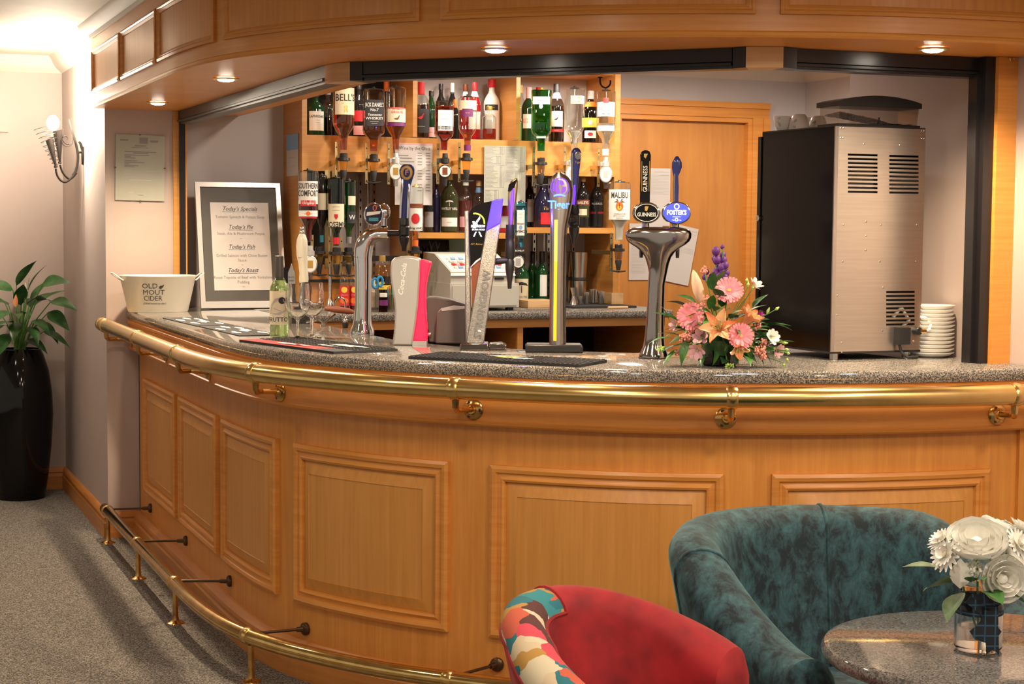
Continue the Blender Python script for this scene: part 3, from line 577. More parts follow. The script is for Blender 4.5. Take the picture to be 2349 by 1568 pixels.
# bulky dark stock on the open shelf below
for i, (x0, x1, h, lb) in enumerate([(1.92, 2.32, .30, 'round-topped dark keg cooler on the shelf under the till, leftmost'), (2.52, 2.86, .30, 'round-topped dark cooler on the shelf under the till'), (3.02, 3.50, .24, 'dark steel basin on the shelf at the right end of the back counter')]):
    c = ((x0+x1)/2, 7.55, .62); r = (x1-x0)/2; t = thing('shelf_cooler' if i < 2 else 'basin', lb, 'cooler' if i < 2 else 'basin', c)
    MB().lathe([(r*.9, 0), (r, .02), (r, h*.75), (r*.9, h*.9), (r*.5, h)], 24).build('body', 'black_satin', t, False); MB().lathe([(r*1.01, h*.70), (r*1.01, h*.74)], 24, cap=False).build('band', 'steel_track', t, False)

# ------------------------------------------------------------------ bottles: upper shelf, standing
UZ = 1.863; G1 = 'bottles standing on the upper shelf'
up_bottle('whisky_bottle', 'dark green bottle with tall white label at the left end of the upper shelf', 722, 212, 46, 7.78, UZ, G1, glass='dk_green_bottle', labels=[(.12, .56, 46, 'white_print', [('LAPHROAIG', .085, .44, 'ink', .75), ('----------', .05, .36, 'ink_grey', .8), ('------', .05, .31, 'ink_grey')], 14)])
up_bottle('liqueur_bottle', 'clear bottle half full of dark spirit beside the green whisky bottle', 752, 205, 34, 7.91, UZ, G1, liq='liq_dark', fill=.42, cap='ink_grey')
up_bottle('liqueur_bottle', 'dark bottle with red label behind the cream-labelled whisky bottle', 824, 192, 34, 7.84, UZ, G1, glass='dk_bottle', labels=[(.30, .5, 60, 'red_print', []), (.05, .22, 50, 'pink_print', [])])
up_bottle('liqueur_bottle', 'dark bottle with orange capsule behind the square black-labelled bottle', 886, 182, 34, 7.86, UZ, G1, glass='dk_bottle', cap='orange_print', caph=.2)
up_bottle('rum_bottle', 'round bottle with red capsule and dark label left of the lilac wall', 965, 188, 38, 7.76, UZ, G1, glass='glass', liq='liq_dark', fill=.6, cap='red_print', caph=.22, labels=[(.10, .52, 80, 'ink', [('@bird', .12, .38, 'red_print'), ('------', .07, .22, 'grey_print')])])
up_bottle('liqueur_bottle', 'slim dark bottle with black cap and pink label beside the red-capped bottle', 988, 208, 28, 7.87, UZ, G1, glass='dk_green_bottle', cap='black_satin', labels=[(.06, .26, 60, 'pink_print', [('----', .05, .16, 'brown_print')])])
up_bottle('liqueur_bottle', 'tall dark bottle with thin black neck behind the white-labelled dark bottle', 1010, 192, 26, 7.90, UZ, G1, glass='dk_bottle', labels=[(.2, .45, 60, 'grey_print', [])])
up_bottle('liqueur_bottle', 'tall bottle with patterned black and white neck on the upper shelf', 1036, 190, 22, 7.91, UZ, G1, glass='dk_bottle', cap='white_print', caph=.16, neckband=(.86, 'ink'))
up_bottle('liqueur_bottle', 'short dark bottle with bright orange cap on the upper shelf', 1043, 228, 22, 7.78, UZ, G1, glass='dk_bottle', cap='orange_print', caph=.2)
up_bottle('liqueur_bottle', 'dark red bottle with brown cap behind the purple-labelled bottle', 1066, 193, 28, 7.90, UZ, G1, glass='red_bottle', cap='brown_print', caph=.12, neckband=(.82, 'white_print'))
up_bottle('aperitif_bottle', 'red bottle with red and white striped neck on the upper shelf', 1087, 189, 30, 7.84, UZ, G1, glass='red_bottle', cap='red_print', caph=.14, neckband=(.80, 'white_print'), labels=[(.2, .5, 60, 'white_print', [])])
up_bottle('liqueur_bottle', 'tall frosted white bottle with red cap and black name plate', 1126, 182, 46, 7.86, UZ, G1, glass='opaque_milk', cap='red_print', caph=.13, labels=[(.50, .59, 52, 'ink', [('-------', .055, .545, 'gold_print', .9)])], sy=.8)
up_bottle('amaretto_bottle', 'squat square bottle of amber liqueur in front of the frosted bottle', 1121, 243, 32, 7.70, UZ, G1, prof='square', pw=5, liq='liq_red', fill=.33, cap='gold_print', labels=[(.18, .58, 22, 'glass_frost', [])])
up_bottle('vermouth_bottle', 'clear embossed bottle with cork top and green label in the right bay', 1191, 195, 34, 7.90, UZ, G1, cap='wood_pale', caph=.14, liq='liq_gold', fill=.35, labels=[(.36, .42, 75, 'ink', [('MARTINI', .055, .39, 'white_print')]), (.05, .35, 75, 'green_print', [])])
up_bottle('gin_cup_bottle', 'dark green bottle with pink-white neck and red banner label', 1211, 200, 34, 7.74, UZ, G1, glass='dk_green_bottle', cap='pink_print', caph=.24, labels=[(.24, .50, 50, 'white_print', [], 0), (.335, .42, 52, 'red_print', [("PIMM'S", .085, .378, 'white_print', .8)])])
up_bottle('liqueur_bottle', 'dark bottle with red cap behind the big green bottle', 1232, 200, 26, 7.92, UZ, G1, glass='dk_bottle', cap='red_print', caph=.12)
up_bottle('liqueur_bottle', 'dark bottle with white oval label, pink ring and black cap', 1274, 192, 36, 7.78, UZ, G1, glass='glass_smoke', liq='liq_dark', fill=.62, cap='black_satin', caph=.15, neckband=(.80, 'pink_print'), labels=[(.27, .53, 52, 'white_print', [('@bird', .07, .40, 'ink')]), (.18, .23, 60, 'red_print', [('------', .04, .205, 'white_print')])])
up_bottle('brandy_bottle', 'dark bottle with orange and gold label between two clear upturned bottles', 1352, 208, 40, 7.76, UZ, G1, glass='glass_brown', liq='liq_dark', fill=.7, cap='grey_print', caph=.16, neckband=(.74, 'orange_print'), labels=[(.30, .48, 70, 'yellow_print', [('@disc', .10, .39, 'grey_print')]), (.10, .24, 40, 'white_print', [('@disc', .07, .17, 'red_print', 1.4)])])

# ------------------------------------------------------------------ bottles: upturned on optics, upper row
inv_bottle('whisky_bottle', 'large upturned bottle of amber whisky with cream arched label', 788, 352, 186, 50, prof='optic', glass='glass', liq='liq_whisky', fill=.92, labels=[(.53, .90, 62, 'cream_print', [("BELL'S", .135, .76, 'ink', .85), ('----------', .045, .69, 'gold_print', .8), ('@figure', .10, .61, 'gold_print')])], turn=12)
optic(788, 362, 7.53, 'black optic with amber chamber under the cream-labelled upturned whisky bottle')
inv_bottle('whiskey_bottle', 'large square upturned whiskey bottle with ornate black label', 857, 354, 205, 50, prof='square', pw=5, glass='glass', liq='liq_whisky', fill=.55, labels=[(.43, .83, 42, 'ink', [("JACK DANIEL'S", .088, .75, 'white_print', .52), ('No.7', .06, .675, 'white_print'), ('Tennessee', .05, .60, 'white_print', 1, False, .3), ('WHISKEY', .055, .545, 'white_print', 1.2), ('----------', .04, .50, 'white_print'), ('-------', .04, .47, 'white_print')])], turn=4)
optic(857, 364, 7.53, 'black optic with amber chamber under the square black-labelled upturned bottle')
inv_bottle('whisky_bottle', 'upturned whisky bottle with pale red label showing a grouse', 908, 350, 200, 46, prof='optic', liq='liq_whisky', fill=.42, labels=[(.46, .68, 62, 'cream_print', [('THE FAMOUS', .035, .655, 'red_print', .8), ('GROUSE', .05, .61, 'red_print'), ('@bird', .09, .52, 'brown_print')]), (.40, .46, 62, 'purple_print', []), (.66, .685, 62, 'red_print', [])], turn=8)
optic(908, 366, 7.53, 'oval silver-rimmed optic left of the wine list', 'oval', 'gold_print')
inv_bottle('rum_bottle', 'dark upturned bottle with long white label and black bar', 1018, 350, 232, 42, prof='square', pw=4, glass='glass', liq='liq_red', fill=.90, labels=[(.42, .82, 42, 'white_print', [('------', .07, .74, 'ink_pale', .9), ('-------', .075, .65, 'ink_grey', .9)]), (.44, .51, 40, 'ink', [('-------', .06, .475, 'white_print', 1.1)])], turn=10)
optic(1021, 366, 7.53, 'round black-rimmed optic between the wine list and the purple-labelled bottle', 'disc', 'brown_print')
inv_bottle('bourbon_bottle', 'upturned half empty bottle with purple diamond label', 1072, 352, 222, 44, prof='taper', liq='liq_whisky', fill=.36, labels=[(.76, .93, 70, 'cream_print', []), (.64, .78, 34, 'purple_print', [('-----', .06, .71, 'gold_print', .8)])], neckband=(.90, 'purple_print'))
optic(1070, 362, 7.53, 'black optic under the purple-labelled upturned bottle')
inv_bottle('gin_bottle', 'large bright green upturned gin bottle with white label', 1241, 352, 207, 47, prof='square', pw=4, glass='glass_green', liq='liq_green', fill=.80, cap='gold_print', labels=[(.77, .89, 44, 'white_print', [('-------', .06, .83, 'ink')]), (.24, .29, 40, 'white_print', [])])
optic(1241, 372, 7.53, 'black optic with clear chamber under the bright green upturned bottle', chamber='glass_smoke')
inv_bottle('vodka_bottle', 'large clear upturned vodka bottle with red and orange label', 1317, 352, 203, 47, prof='optic', liq='liq_clear', fill=.35, labels=[(.76, .88, 44, 'white_print', [], 22), (.775, .865, 42, 'orange_print', [('SMIRNOFF', .07, .82, 'white_print', .66)], 22)])
optic(1312, 372, 7.53, 'steel-rimmed optic hidden behind the tall blue tap lever', 'oval', 'grey_print')
inv_bottle('white_rum_bottle', 'large clear upturned rum bottle with red seal and white labels', 1389, 358, 208, 44, prof='optic', liq='liq_clear', fill=.50, labels=[(.60, .82, 62, 'white_print', [('BACARDI', .07, .72, 'ink_grey', .85), ('~ ~', .09, .64, 'ink')]), (.38, .46, 62, 'white_print', [('----------', .04, .42, 'ink_grey', .8)]), (.80, .88, 16, 'red_print', [])], neckband=(.94, 'white_print'))
optic(1390, 374, 7.53, 'oval silver-rimmed optic under the clear rum bottle with the red seal', 'oval', 'grey_print')
# lower row
inv_bottle('liqueur_bottle', 'upturned bottle of red-amber liqueur with white and red label beside the framed menu', 707, 560, 392, 48, 7.53, prof='optic', liq='liq_red', fill=.76, labels=[(.55, .86, 64, 'white_print', [('SOUTHERN', .105, .79, 'ink', .56), ('COMFORT', .115, .69, 'ink', .56)]), (.52, .60, 46, 'red_print', [('Original', .05, .56, 'white_print', 1, False, .2)]), (.38, .46, 64, 'white_print', [('----------', .045, .42, 'red_print', .8), ('@disc', .06, .42, 'orange_print')]), (.355, .385, 64, 'red_print', [])])
optic(712, 578, 7.53, 'oval silver-rimmed optic behind the cream pump handle', 'oval', 'gold_print')
inv_bottle('liqueur_bottle', 'dark upturned bottle with narrow cream label beside the green whiskey bottle', 738, 560, 402, 26, 7.57, prof='optic', glass='dk_bottle', labels=[(.50, .74, 50, 'cream_print', [], 10)], neckband=(.92, 'teal_print'))
optic(732, 576, 7.56, 'black optic beside the oval one behind the pump handle')
inv_bottle('whiskey_bottle', 'upturned green whiskey bottle with cream label lettered upside down', 771, 568, 408, 42, 7.53, prof='optic', glass='glass_dkgreen', liq='liq_green', fill=.5, labels=[(.30, .63, 58, 'cream_print', [('JAMESON', .105, .34, 'ink', .8, True), ('----------', .04, .59, 'ink_grey', .8), ('@shield', .08, .44, 'red_print', .9), ('----------', .04, .54, 'ink_grey', .8)])], neckband=(.90, 'red_print'))
optic(772, 578, 7.53, 'black optic with yellow chamber under the cream-labelled green bottle')
inv_bottle('gin_bottle', 'upturned emerald green bottle with black oval emblem behind the chrome swan neck tap', 800, 562, 414, 36, 7.585, prof='optic', glass='glass_green', liq='liq_green', fill=.75, labels=[(.34, .52, 38, 'ink', [('W', .10, .43, 'white_print')], 26), (.62, .76, 30, 'cream_print', [], 26)], neckband=(.92, 'ink_grey'))
optic(799, 578, 7.56, 'black optic with yellow chamber just left of the chrome swan neck tap')
inv_bottle('rum_bottle', 'upturned spiced rum bottle with a red pirate label lettered upside down', 953, 572, 428, 36, 7.50, prof='optic', liq='liq_amber', fill=.42, labels=[(.30, .66, 60, 'white_print', [('Captain Morgan', .055, .335, 'ink', .72, True, .2), ('@disc', .17, .49, 'red_print', .8)]), (.655, .73, 62, 'brown_print', [('-------', .05, .69, 'gold_print', .9)])], cap='gold_print', neckband=(.9, 'orange_print'))
optic(953, 575, 7.50, 'black optic under the spiced rum bottle above the till')
inv_bottle('gin_bottle', 'square pale blue upturned gin bottle with long white label', 1194, 572, 464, 30, 7.50, prof='square', pw=5, glass='glass_blue', liq='liq_blue', fill=.9, labels=[(.30, .84, 30, 'white_print', [('BOMBAY', .075, .39, 'ink', .85, True), ('------', .05, .76, 'ink_grey', .8), ('@disc', .09, .47, 'sky_print', .8), ('SAPPHIRE', .05, .55, 'ink', .7, True), ('------', .04, .68, 'ink_grey', .8)])], neckband=(.9, 'teal_print'))
t = optic(1189, 574, 7.50, 'round black-rimmed optic with name plate under the pale blue gin bottle', 'disc', 'grey_print')
pl = MB().box((-.002, -.02, .118), (.042, .004, .022)).build('name_plate', 'black_satin', t, False); text('BOMBAY', .012, flat((-.002, -.0222, .118), (1, 0, 0), (0, 0, 1)), 'white_print', pl)
inv_bottle('coconut_rum_bottle', 'white upturned coconut rum bottle with palm tree label at the end of the shelves', 1420, 556, 418, 54, 7.40, prof='taper', glass='glass', liq='opaque_milk', fill=.72, labels=[(.38, .88, 62, 'white_print', [('MALIBU', .14, .78, 'ink', .62), ('CARIBBEAN RUM', .034, .475, 'ink_grey', .75), ('WITH COCONUT', .034, .44, 'ink_grey', .75), ('FLAVOUR', .034, .405, 'ink_grey', .75), ('@disc', .15, .60, 'orange_print', .85), ('@disc', .07, .575, 'yellow_print', .9), ('@palm', .16, .635, 'brown_print')])])
optic(1419, 570, 7.40, 'black optic with clear chamber under the white coconut rum bottle', chamber='glass_smoke')

# ------------------------------------------------------------------ bottles on the middle shelf
G2 = 'bottles on the middle shelf'; MZ = 1.413; MZ2 = 1.441
up_bottle('liqueur_bottle', 'dark bottle at the left end of the middle shelf beside the wine list', 984, 415, 22, 7.72, MZ, G2, glass='dk_bottle', labels=[(.1, .4, 60, 'ink_grey', [])])
up_bottle('liqueur_bottle', 'slim navy bottle on the middle shelf left of the olive bottle', 1001, 408, 18, 7.76, MZ, G2, glass='indigo_bottle')
up_bottle('gin_bottle', 'wide olive bottle with white emblem and white band on the middle shelf', 1031, 398, 40, 7.72, MZ, G2, glass='olive_bottle', cap='gold_print', labels=[(.10, .25, 60, 'white_print', [('-----', .05, .175, 'ink_grey')]), (.34, .56, 60, 'olive_bottle', [('WHITLEY NEILL', .06, .40, 'white_print', .75), ('@tree', .11, .50, 'white_print')])])
up_bottle('gin_bottle', 'pink gin bottle with pale cap on the middle shelf', 1068, 412, 34, 7.72, MZ, G2, liq='liq_pink', fill=.6, cap='white_print', labels=[(.10, .30, 50, 'pink_print', [])])
up_bottle('gin_bottle', 'clear bottle with blue neck band on the middle shelf', 1098, 414, 34, 7.72, MZ, G2, liq='liq_pink', fill=.2, cap='wood_pale', neckband=(.82, 'sky_print'), labels=[(.2, .45, 40, 'paper', [])])
up_bottle('liqueur_bottle', 'red-brown bottle behind the green-tinted price list', 1152, 425, 34, 7.74, MZ, G2, glass='red_bottle', labels=[(.1, .35, 55, 'grey_print', [])])
up_bottle('liqueur_bottle', 'dark bottle with pale side label right of the price list', 1214, 405, 24, 7.86, MZ2, G2, glass='dk_bottle', labels=[(.1, .55, 40, 'grey_print', [], 20)])
up_bottle('coffee_liqueur_bottle', 'round black bottle with red label behind the tall steel tap tower', 1246, 408, 46, 7.74, MZ2, G2, prof='squat', glass='indigo_bottle', labels=[(.06, .30, 34, 'red_print', [], 20), (.32, .44, 40, 'indigo_bottle', [('Tia', .09, .38, 'gold_print', 1, False, .2)], 14)])
up_bottle('cream_liqueur_bottle', 'dark bottle with red ribbon and green picture label right of the blue tap lever', 1337, 404, 32, 7.72, MZ2, G2, glass='dk_bottle', cap='gold_print', labels=[(.20, .45, 60, 'olive_bottle', []), (.42, .54, 66, 'brown_print', [('BAILEYS', .075, .48, 'white_print', .85)]), (.24, .36, 34, 'cream_print', [])])
up_bottle('port_bottle', 'black bottle with thin red band at the right end of the middle shelf', 1369, 404, 32, 7.72, MZ2, G2, glass='dk_bottle', labels=[(.12, .52, 60, 'dk_bottle', [("WARRE'S", .06, .46, 'grey_print', .9)]), (.27, .31, 64, 'red_print', [])])

# ------------------------------------------------------------------ papers, notices, back counter clutter
def prints(rects, o, u, v, w, h, mat, parent, name='print', lift=.0007):
    """flat print too fine to pick apart: fractions (x0, x1, y0, y1) of a sheet"""
    n = Vector(u).cross(Vector(v)); m = MB()
    for x0, x1, y0, y1 in rects:
        m.add([Vector(o)+Vector(u)*((x-.5)*w)+Vector(v)*((y-.5)*h)+n*lift for x, y in ((x0, y0), (x1, y0), (x1, y1), (x0, y1))], [(0, 1, 2, 3)])
    q = m.build(name, mat, parent, True, 0); q['kind'] = 'stuff'; return q
def sheet(name, label, c, w, h, mat='paper', u=(1, 0, 0), tilt=0., cat='notice', t=.0012):
    c = Vector(c); u = Vector(u).normalized(); v = Vector((0, 0, 1)); R = Matrix.Rotation(tilt, 3, u.cross(v)); u = R@u; v = R@v; n = u.cross(v)
    o = thing(name, label, cat, c-v*h/2); M = Matrix((u, v, n)).transposed(); MB().box(c, (w, h, t), M=M).build('paper', mat, o)
    return o, c+n*t/2, u, v
# framed specials menu leaning on the back wall
FB = wy(560, 711, 7.74); wF, hF = .405, .60; lean = radians(13)
o_ = thing('menu_frame', 'silver framed specials menu with dark mount leaning against the wall', 'framed menu', (FB.x, 7.74, 1.0535)); o_.rotation_euler = (-lean, 0, 0)
for nm, a in [('frame_rail', (-wF/2, wF/2, 0, .032)), ('frame_rail', (-wF/2, wF/2, hF-.022, hF)), ('frame_stile', (-wF/2, -wF/2+.022, .032, hF-.022)), ('frame_stile', (wF/2-.022, wF/2, .032, hF-.022))]:
    MB().bb(a[0], a[1], -.010, .012, a[2], a[3]).build(nm, 'silver_paint', o_, False)
MB().bb(-wF/2+.02, wF/2-.02, 0, .008, .02, hF-.02).build('mount_board', 'mat_board', o_, False)
pg = MB().bb(-.135, .142, -.0025, 0, .085, .505).build('menu_page', 'paper', o_, False)
def mt_(s, size, z, mat='ink', shear=0., x=.003): text(s, size, flat((x, -.0028, z), (1, 0, 0), (0, 0, 1)), mat, pg, shear=shear, wide=.93)
for s, z in [("Today's Specials", .474), ("Today's Pie", .387), ("Today's Fish", .292), ("Today's Roast", .180)]:
    mt_(s, .0275, z, 'ink', .35); ww = .0052*len(s); MB().bb(.003-ww, .003+ww, -.0034, -.0026, z-.0145, z-.0132).build('underline', 'ink', pg, False)
for s, z in [('Tomato, Spinach & Potato Soup', .435), ('Steak, Ale & Mushroom Potpie', .355), ('Grilled Salmon with Chive Butter', .250), ('Sauce', .228), ('Roast Topside of Beef with Yorkshire', .146), ('Pudding', .124)]: mt_(s, .0195, z, 'ink_grey')
for z in (.332, .207, .103): mt_('~', .02, z, 'ink_grey')
# certificate in a clip frame on the pier
c = wy(321, 385, 7.798); o, c, u, v = sheet('certificate', 'glazed licence certificate clipped on the pier above the cider bucket', (c.x, 7.794, c.z), .222, .298, 'paper_green', tilt=radians(-1), cat='certificate', t=.006)
prints([(.09, .25, .905, .925), (.48, .65, .87, .965), (.70, .86, .895, .925), (.38, .62, .825, .845), (.32, .66, .80, .81), (.18, .82, .735, .75), (.36, .66, .715, .73)]+[(.18, .18+w_, y, y+.012) for w_, y in [(.5, .685), (.12, .663), (.22, .64), (.26, .60), (.40, .575), (.1, .55), (.28, .525), (.2, .505)]], c, u, v, .222, .298, 'ink_grey', o)
prints([(.17, .88, .452, .457), (.17, .55, .432, .438), (.17, .85, .408, .413), (.17, .75, .395, .40), (.28, .74, .305, .32), (.2, .45, .28, .285), (.15, .42, .21, .216), (.22, .36, .185, .19), (.6, .84, .205, .21), (.66, .8, .18, .185), (.14, .58, .085, .09), (.26, .38, .11, .125), (.45, .58, .085, .105)]+[(.14, .90, y, y+.003) for y in (.76, .36, .34, .24)]+[(x, x+.003, .24, .76) for x in (.14, .897)], c, u, v, .222, .298, 'ink_pale', o)
for dx, dz in ((0, .15), (0, -.15), (-.112, 0), (.112, 0)): MB().box(c+Vector((dx, -.001, dz)), (.008, .004, .006)).build('clip', 'steel_track', o)
# poster on the side of the shelf unit
pa, pb = wx(657, 310, 2.014), wx(684, 402, 2.014)
o, c, u, v = sheet('poster', 'narrow poster with blue sky picture on the side of the shelf unit', (2.015, (pa.y+pb.y)/2, (pa.z+pb.z)/2), abs(pa.y-pb.y), pa.z-pb.z, 'paper', u=(0, -1, 0), cat='poster')
prints([(0, 1, .62, 1)], c, u, v, abs(pa.y-pb.y), pa.z-pb.z, 'sky_print', o, 'picture'); prints([(.2, .8, .42, .46), (.25, .75, .22, .24), (.35, .7, .12, .14)], c, u, v, abs(pa.y-pb.y), pa.z-pb.z, 'ink_pale', o)
# wine list and price list hanging off the shelf front
def px_sheet(name, label, tl, tr, bl, Y, mat='paper', cat='notice'):
    a, b, d = wy(*tl, Y), wy(*tr, Y), wy(*bl, Y); w, h = (b-a).length, (a-d).length; ti = atan2(b.z-a.z, b.x-a.x); ctr = (b+d)/2
    o, c, u, v = sheet(name, label, ctr, w, h, mat, tilt=-ti if False else 0, cat=cat); return o, c, u, v, w, h
o, c, u, v, w, h = px_sheet('wine_list', 'white wine-by-the-glass price sheet pinned to the shelf front', (910, 328), (996, 329), (902, 470), 7.638, cat='price list')
prints([(.0, 1, .975, 1)], c, u, v, w, h, 'pink_print', o, 'red_header'); text('Wine by the Glass', .0235, flat(c+v*h*.415+u*.004, u, v), 'ink', o, wide=.9, world=True)
for i, y in enumerate((.80, .755, .70, .655)):
    prints([(.05, .05+.1*((3, 4, 4.6, 3.4)[i]), y-.008, y+.008)] if i else [(.05, .35, y-.008, y+.008)], c, u, v, w, h, 'ink_grey', o)
prints([(.60+.22*k, .72+.22*k, y-.008, y+.008) for k in (0, 1) for y in (.84, .80, .755, .70, .655, .56, .51, .465, .42, .33, .285, .235)], c, u, v, w, h, 'ink_grey', o)
o, c, u, v, w, h = px_sheet('price_list', 'long drinks price list with small tables on the shelf front', (1110, 333), (1205, 337), (1111, 470), 7.638, 'paper_green', cat='price list')
R = []
for x0, x1, y0, y1 in [(.03, .48, .86, .985), (.03, .40, .70, .83), (.03, .48, .30, .68), (.03, .35, .08, .26), (.52, .97, .76, .985), (.52, .97, .58, .74), (.52, .85, .40, .56)]:
    R += [(x0, x1, y0, y0+.004), (x0, x1, y1-.004, y1), (x0, x0+.005, y0, y1), (x1-.005, x1, y0, y1), (x1-.10, x1-.095, y0, y1), (x1-.05, x1-.046, y0, y1)]
    k = y0+.02
    while k < y1-.01: R.append((x0+.015, x0+.015+(x1-x0-.14)*random.uniform(.5, .95), k, k+.006)); R.append((x1-.09, x1-.06, k, k+.006)); k += .021
prints(R, c, u, v, w, h, 'ink_grey', o)
o, c, u, v, w, h = px_sheet('wall_notice', 'grey notice on the wall below the shelves behind the swan neck tap', (816, 402), (858, 402), (816, 562), 7.994); prints([(.2, .8, .8, .815), (.2, .5, .70, .712)], c, u, v, w, h, 'ink_pale', o)
o, c, u, v, w, h = px_sheet('wall_notice', 'blank white sheet on the wall behind the steel tap tower', (1232, 520), (1266, 520), (1232, 597), 7.994)
dn = [((1488, 384), (1541, 388), (1480, 516), 'white staff rota sheet at the top of the door notices', 0), ((1444, 511), (1520, 514), (1442, 641), 'white printed list on the door at lower left of the notices', 0), ((1538, 514), (1600, 522), (1520, 646), 'white sheet hanging askew on the door behind the double tap', radians(11))]
for i, (tl, tr, bl, lb, ti) in enumerate(dn):
    Y = 8.026-.002*i; a, b, d = wy(*tl, Y), wy(*tr, Y), wy(*bl, Y); o, c, u, v = sheet('door_notice', lb, (b+d)/2, (b-a).length, (a-d).length, 'paper', tilt=-ti if i == 2 else 0); o['group'] = 'notices on the door'
    prints([(.30, .95, .93, .945), (.6, .95, .88, .89)]+[(.06, .5 if i == 1 else .94, y/40, y/40+.007) for y in range(5 if i == 1 else 22, 36 if i != 2 else 26)], c, u, v, (b-a).length, (a-d).length, 'ink_pale', o)
# cash till
tp = wy(1032, 707, 7.32); tx, tw = tp.x, .345
ti = thing('cash_till', 'cream grey cash till with slanted keyboard on the back counter', 'cash till', (tx+tw/2, 7.5, 1.051))
MB().bb(tx, tx+tw, 7.32, 7.72, 1.066, 1.178).build('drawer_box', 'till_grey', ti); MB().bb(tx+.02, tx+.05, 7.34, 7.37, 1.051, 1.066).bb(tx+tw-.05, tx+tw-.02, 7.34, 7.37, 1.051, 1.066).bb(tx+tw-.05, tx+tw-.02, 7.65, 7.68, 1.051, 1.066).bb(tx+.02, tx+.05, 7.65, 7.68, 1.051, 1.066).build('feet', 'black_rubber', ti)['kind'] = 'stuff'
MB().bb(tx+.012, tx+tw-.012, 7.314, 7.32, 1.075, 1.168).build('drawer_front', 'till_grey', ti)
MB().prism([(7.33, 1.178), (7.33, 1.232), (7.56, 1.312), (7.72, 1.318), (7.72, 1.178)], lambda p: (tx+.006, p[0], p[1]), lambda p: (tx+tw-.018, p[0], p[1])).build('housing', 'till_grey', ti)
top = MB().add([(tx+.012, 7.337, 1.236), (tx+tw-.024, 7.337, 1.236), (tx+tw-.024, 7.555, 1.312), (tx+.012, 7.555, 1.312), (tx+.004, 7.322, 1.215), (tx+tw-.016, 7.322, 1.215)], [(0, 1, 2, 3), (4, 5, 1, 0)]).build('keyboard_cover', 'till_light', ti)
kc = ['white_print', 'white_print', 'red_print', 'sky_print', 'till_grey', 'pink_print']
for bx in (tx+.05, tx+.20):
    for i in range(5):
        for j in range(4): MB().box((bx+.02*i, 7.375+.036*j, 1.2525+.0125*j), (.016, .022, .006), M=Matrix.Rotation(radians(19), 3, 'X')).build('key', kc[(i*3+j*2) % 6], ti)
MB().bb(tx+tw-.12, tx+tw-.075, 7.325, 7.331, 1.196, 1.206).build('slot', 'dark_void', ti)
MB().bb(tx+.22, tx+.31, 7.60, 7.66, 1.318, 1.40).build('printer', 'black_satin', ti)
sc = thing('customer_display', 'dark slanted display screen behind the till', 'display', (tx+.08, 7.80, 1.051)); MB().box((tx+.08, 7.80, 1.33), (.17, .02, .09), M=Matrix.Rotation(radians(-12), 3, 'X')).build('screen', 'black_gloss', sc); MB().bb(tx+.065, tx+.095, 7.81, 7.83, 1.051, 1.30).build('stalk', 'black_satin', sc)
BZ = 1.0505
# wine bottles and bar tools at the right end
bo = wz(1228, 701, BZ); tag(MB().box((wy(1228, 700, 7.62).x, 7.62, BZ+.018), (.16, .20, .034)).build('chopping_board', 'wood_pale'), 'thick pale wooden chopping board beside the till', 'chopping board')
def on_back(px, Y): return wy(px, 690, Y).x
def simple_bottle(name, label, px, ptop, w, Y, zs, group, **kw): return up_bottle(name, label, px, ptop, w, Y, zs, group, **kw)
G3 = 'green wine bottles beside the till'
for px, pt, w, lb, L in [(1198, 582, 34, 'green wine bottle with acacia tree label nearest the till', [(.12, .52, 60, 'cream_print', [('ACACIA TREE', .045, .17, 'ink_grey', .8), ('@tree', .22, .36, 'ink')])]), (1223, 576, 28, 'plain green wine bottle with black capsule in the middle of three', []), (1244, 576, 28, 'green wine bottle with plain white side label right of its neighbours', [(.16, .56, 36, 'white_print', [], 20)])]:
    up_bottle('wine_bottle', lb, px, pt, w, {1198: 7.78, 1223: 7.93, 1244: 7.84}[px], BZ, G3, prof='wine', glass='wine_glass_green', cap='black_satin', caph=.22, labels=L)
def vessel(name, label, px, Y, zs, prof, mat='steel', cat='cup', group=None, n=22):
    t = MB().lathe(prof, n, (on_back(px, Y), Y, zs)).build(name, mat); return tag(t, label, cat, group)
sh = thing('cocktail_shaker', 'steel cocktail shaker tin with black grip ring on the back counter', 'shaker', (on_back(1328, 7.80), 7.80, BZ))
MB().lathe([(.030, 0), (.033, .01), (.038, .12), (.036, .122)], 22).build('lower_tin', 'steel', sh, False); MB().lathe([(.0375, .122), (.0375, .138)], 22).build('grip_ring', 'black_rubber', sh, False); MB().lathe([(.036, .138), (.046, .265), (.044, .267)], 22).build('upper_tin', 'steel', sh, False)
sh2 = dup(sh, (on_back(1293, 7.90), 7.90, BZ), label='second steel shaker tin half hidden behind the steel tap tower')
vessel('jigger', 'hourglass steel jigger standing by the metal cups', 1315, 7.55, BZ+.012, [(.018, 0), (.017, .002), (.007, .040), (.007, .046), (.017, .082), (.018, .084)], cat='jigger')
for px, Y, s, lb in [(1331, 7.58, .75, 'smallest steel thimble measure beside the jigger'), (1345, 7.62, 1.1, 'slim steel thimble measure, second from the jigger'), (1361, 7.66, 1.35, 'widest steel cup in the row by the wooden block'), (1378, 7.60, 1.2, 'steel cup at the right end of the row by the wooden block')]:
    vessel('measure_cup', lb, px, Y, BZ+.012, [(.011*s, 0), (.013*s, .003), (.0165*s, .052*s), (.0155*s, .053*s), (.0145*s, .03*s)], group='steel measures on the back counter')
tr = MB().bb(on_back(1300, 7.5), on_back(1300, 7.5)+.34, 7.42, 7.72, BZ, BZ+.010).build('bar_tray', 'black_rubber'); tag(tr, 'black rubber tray under the metal measures on the back counter', 'tray')
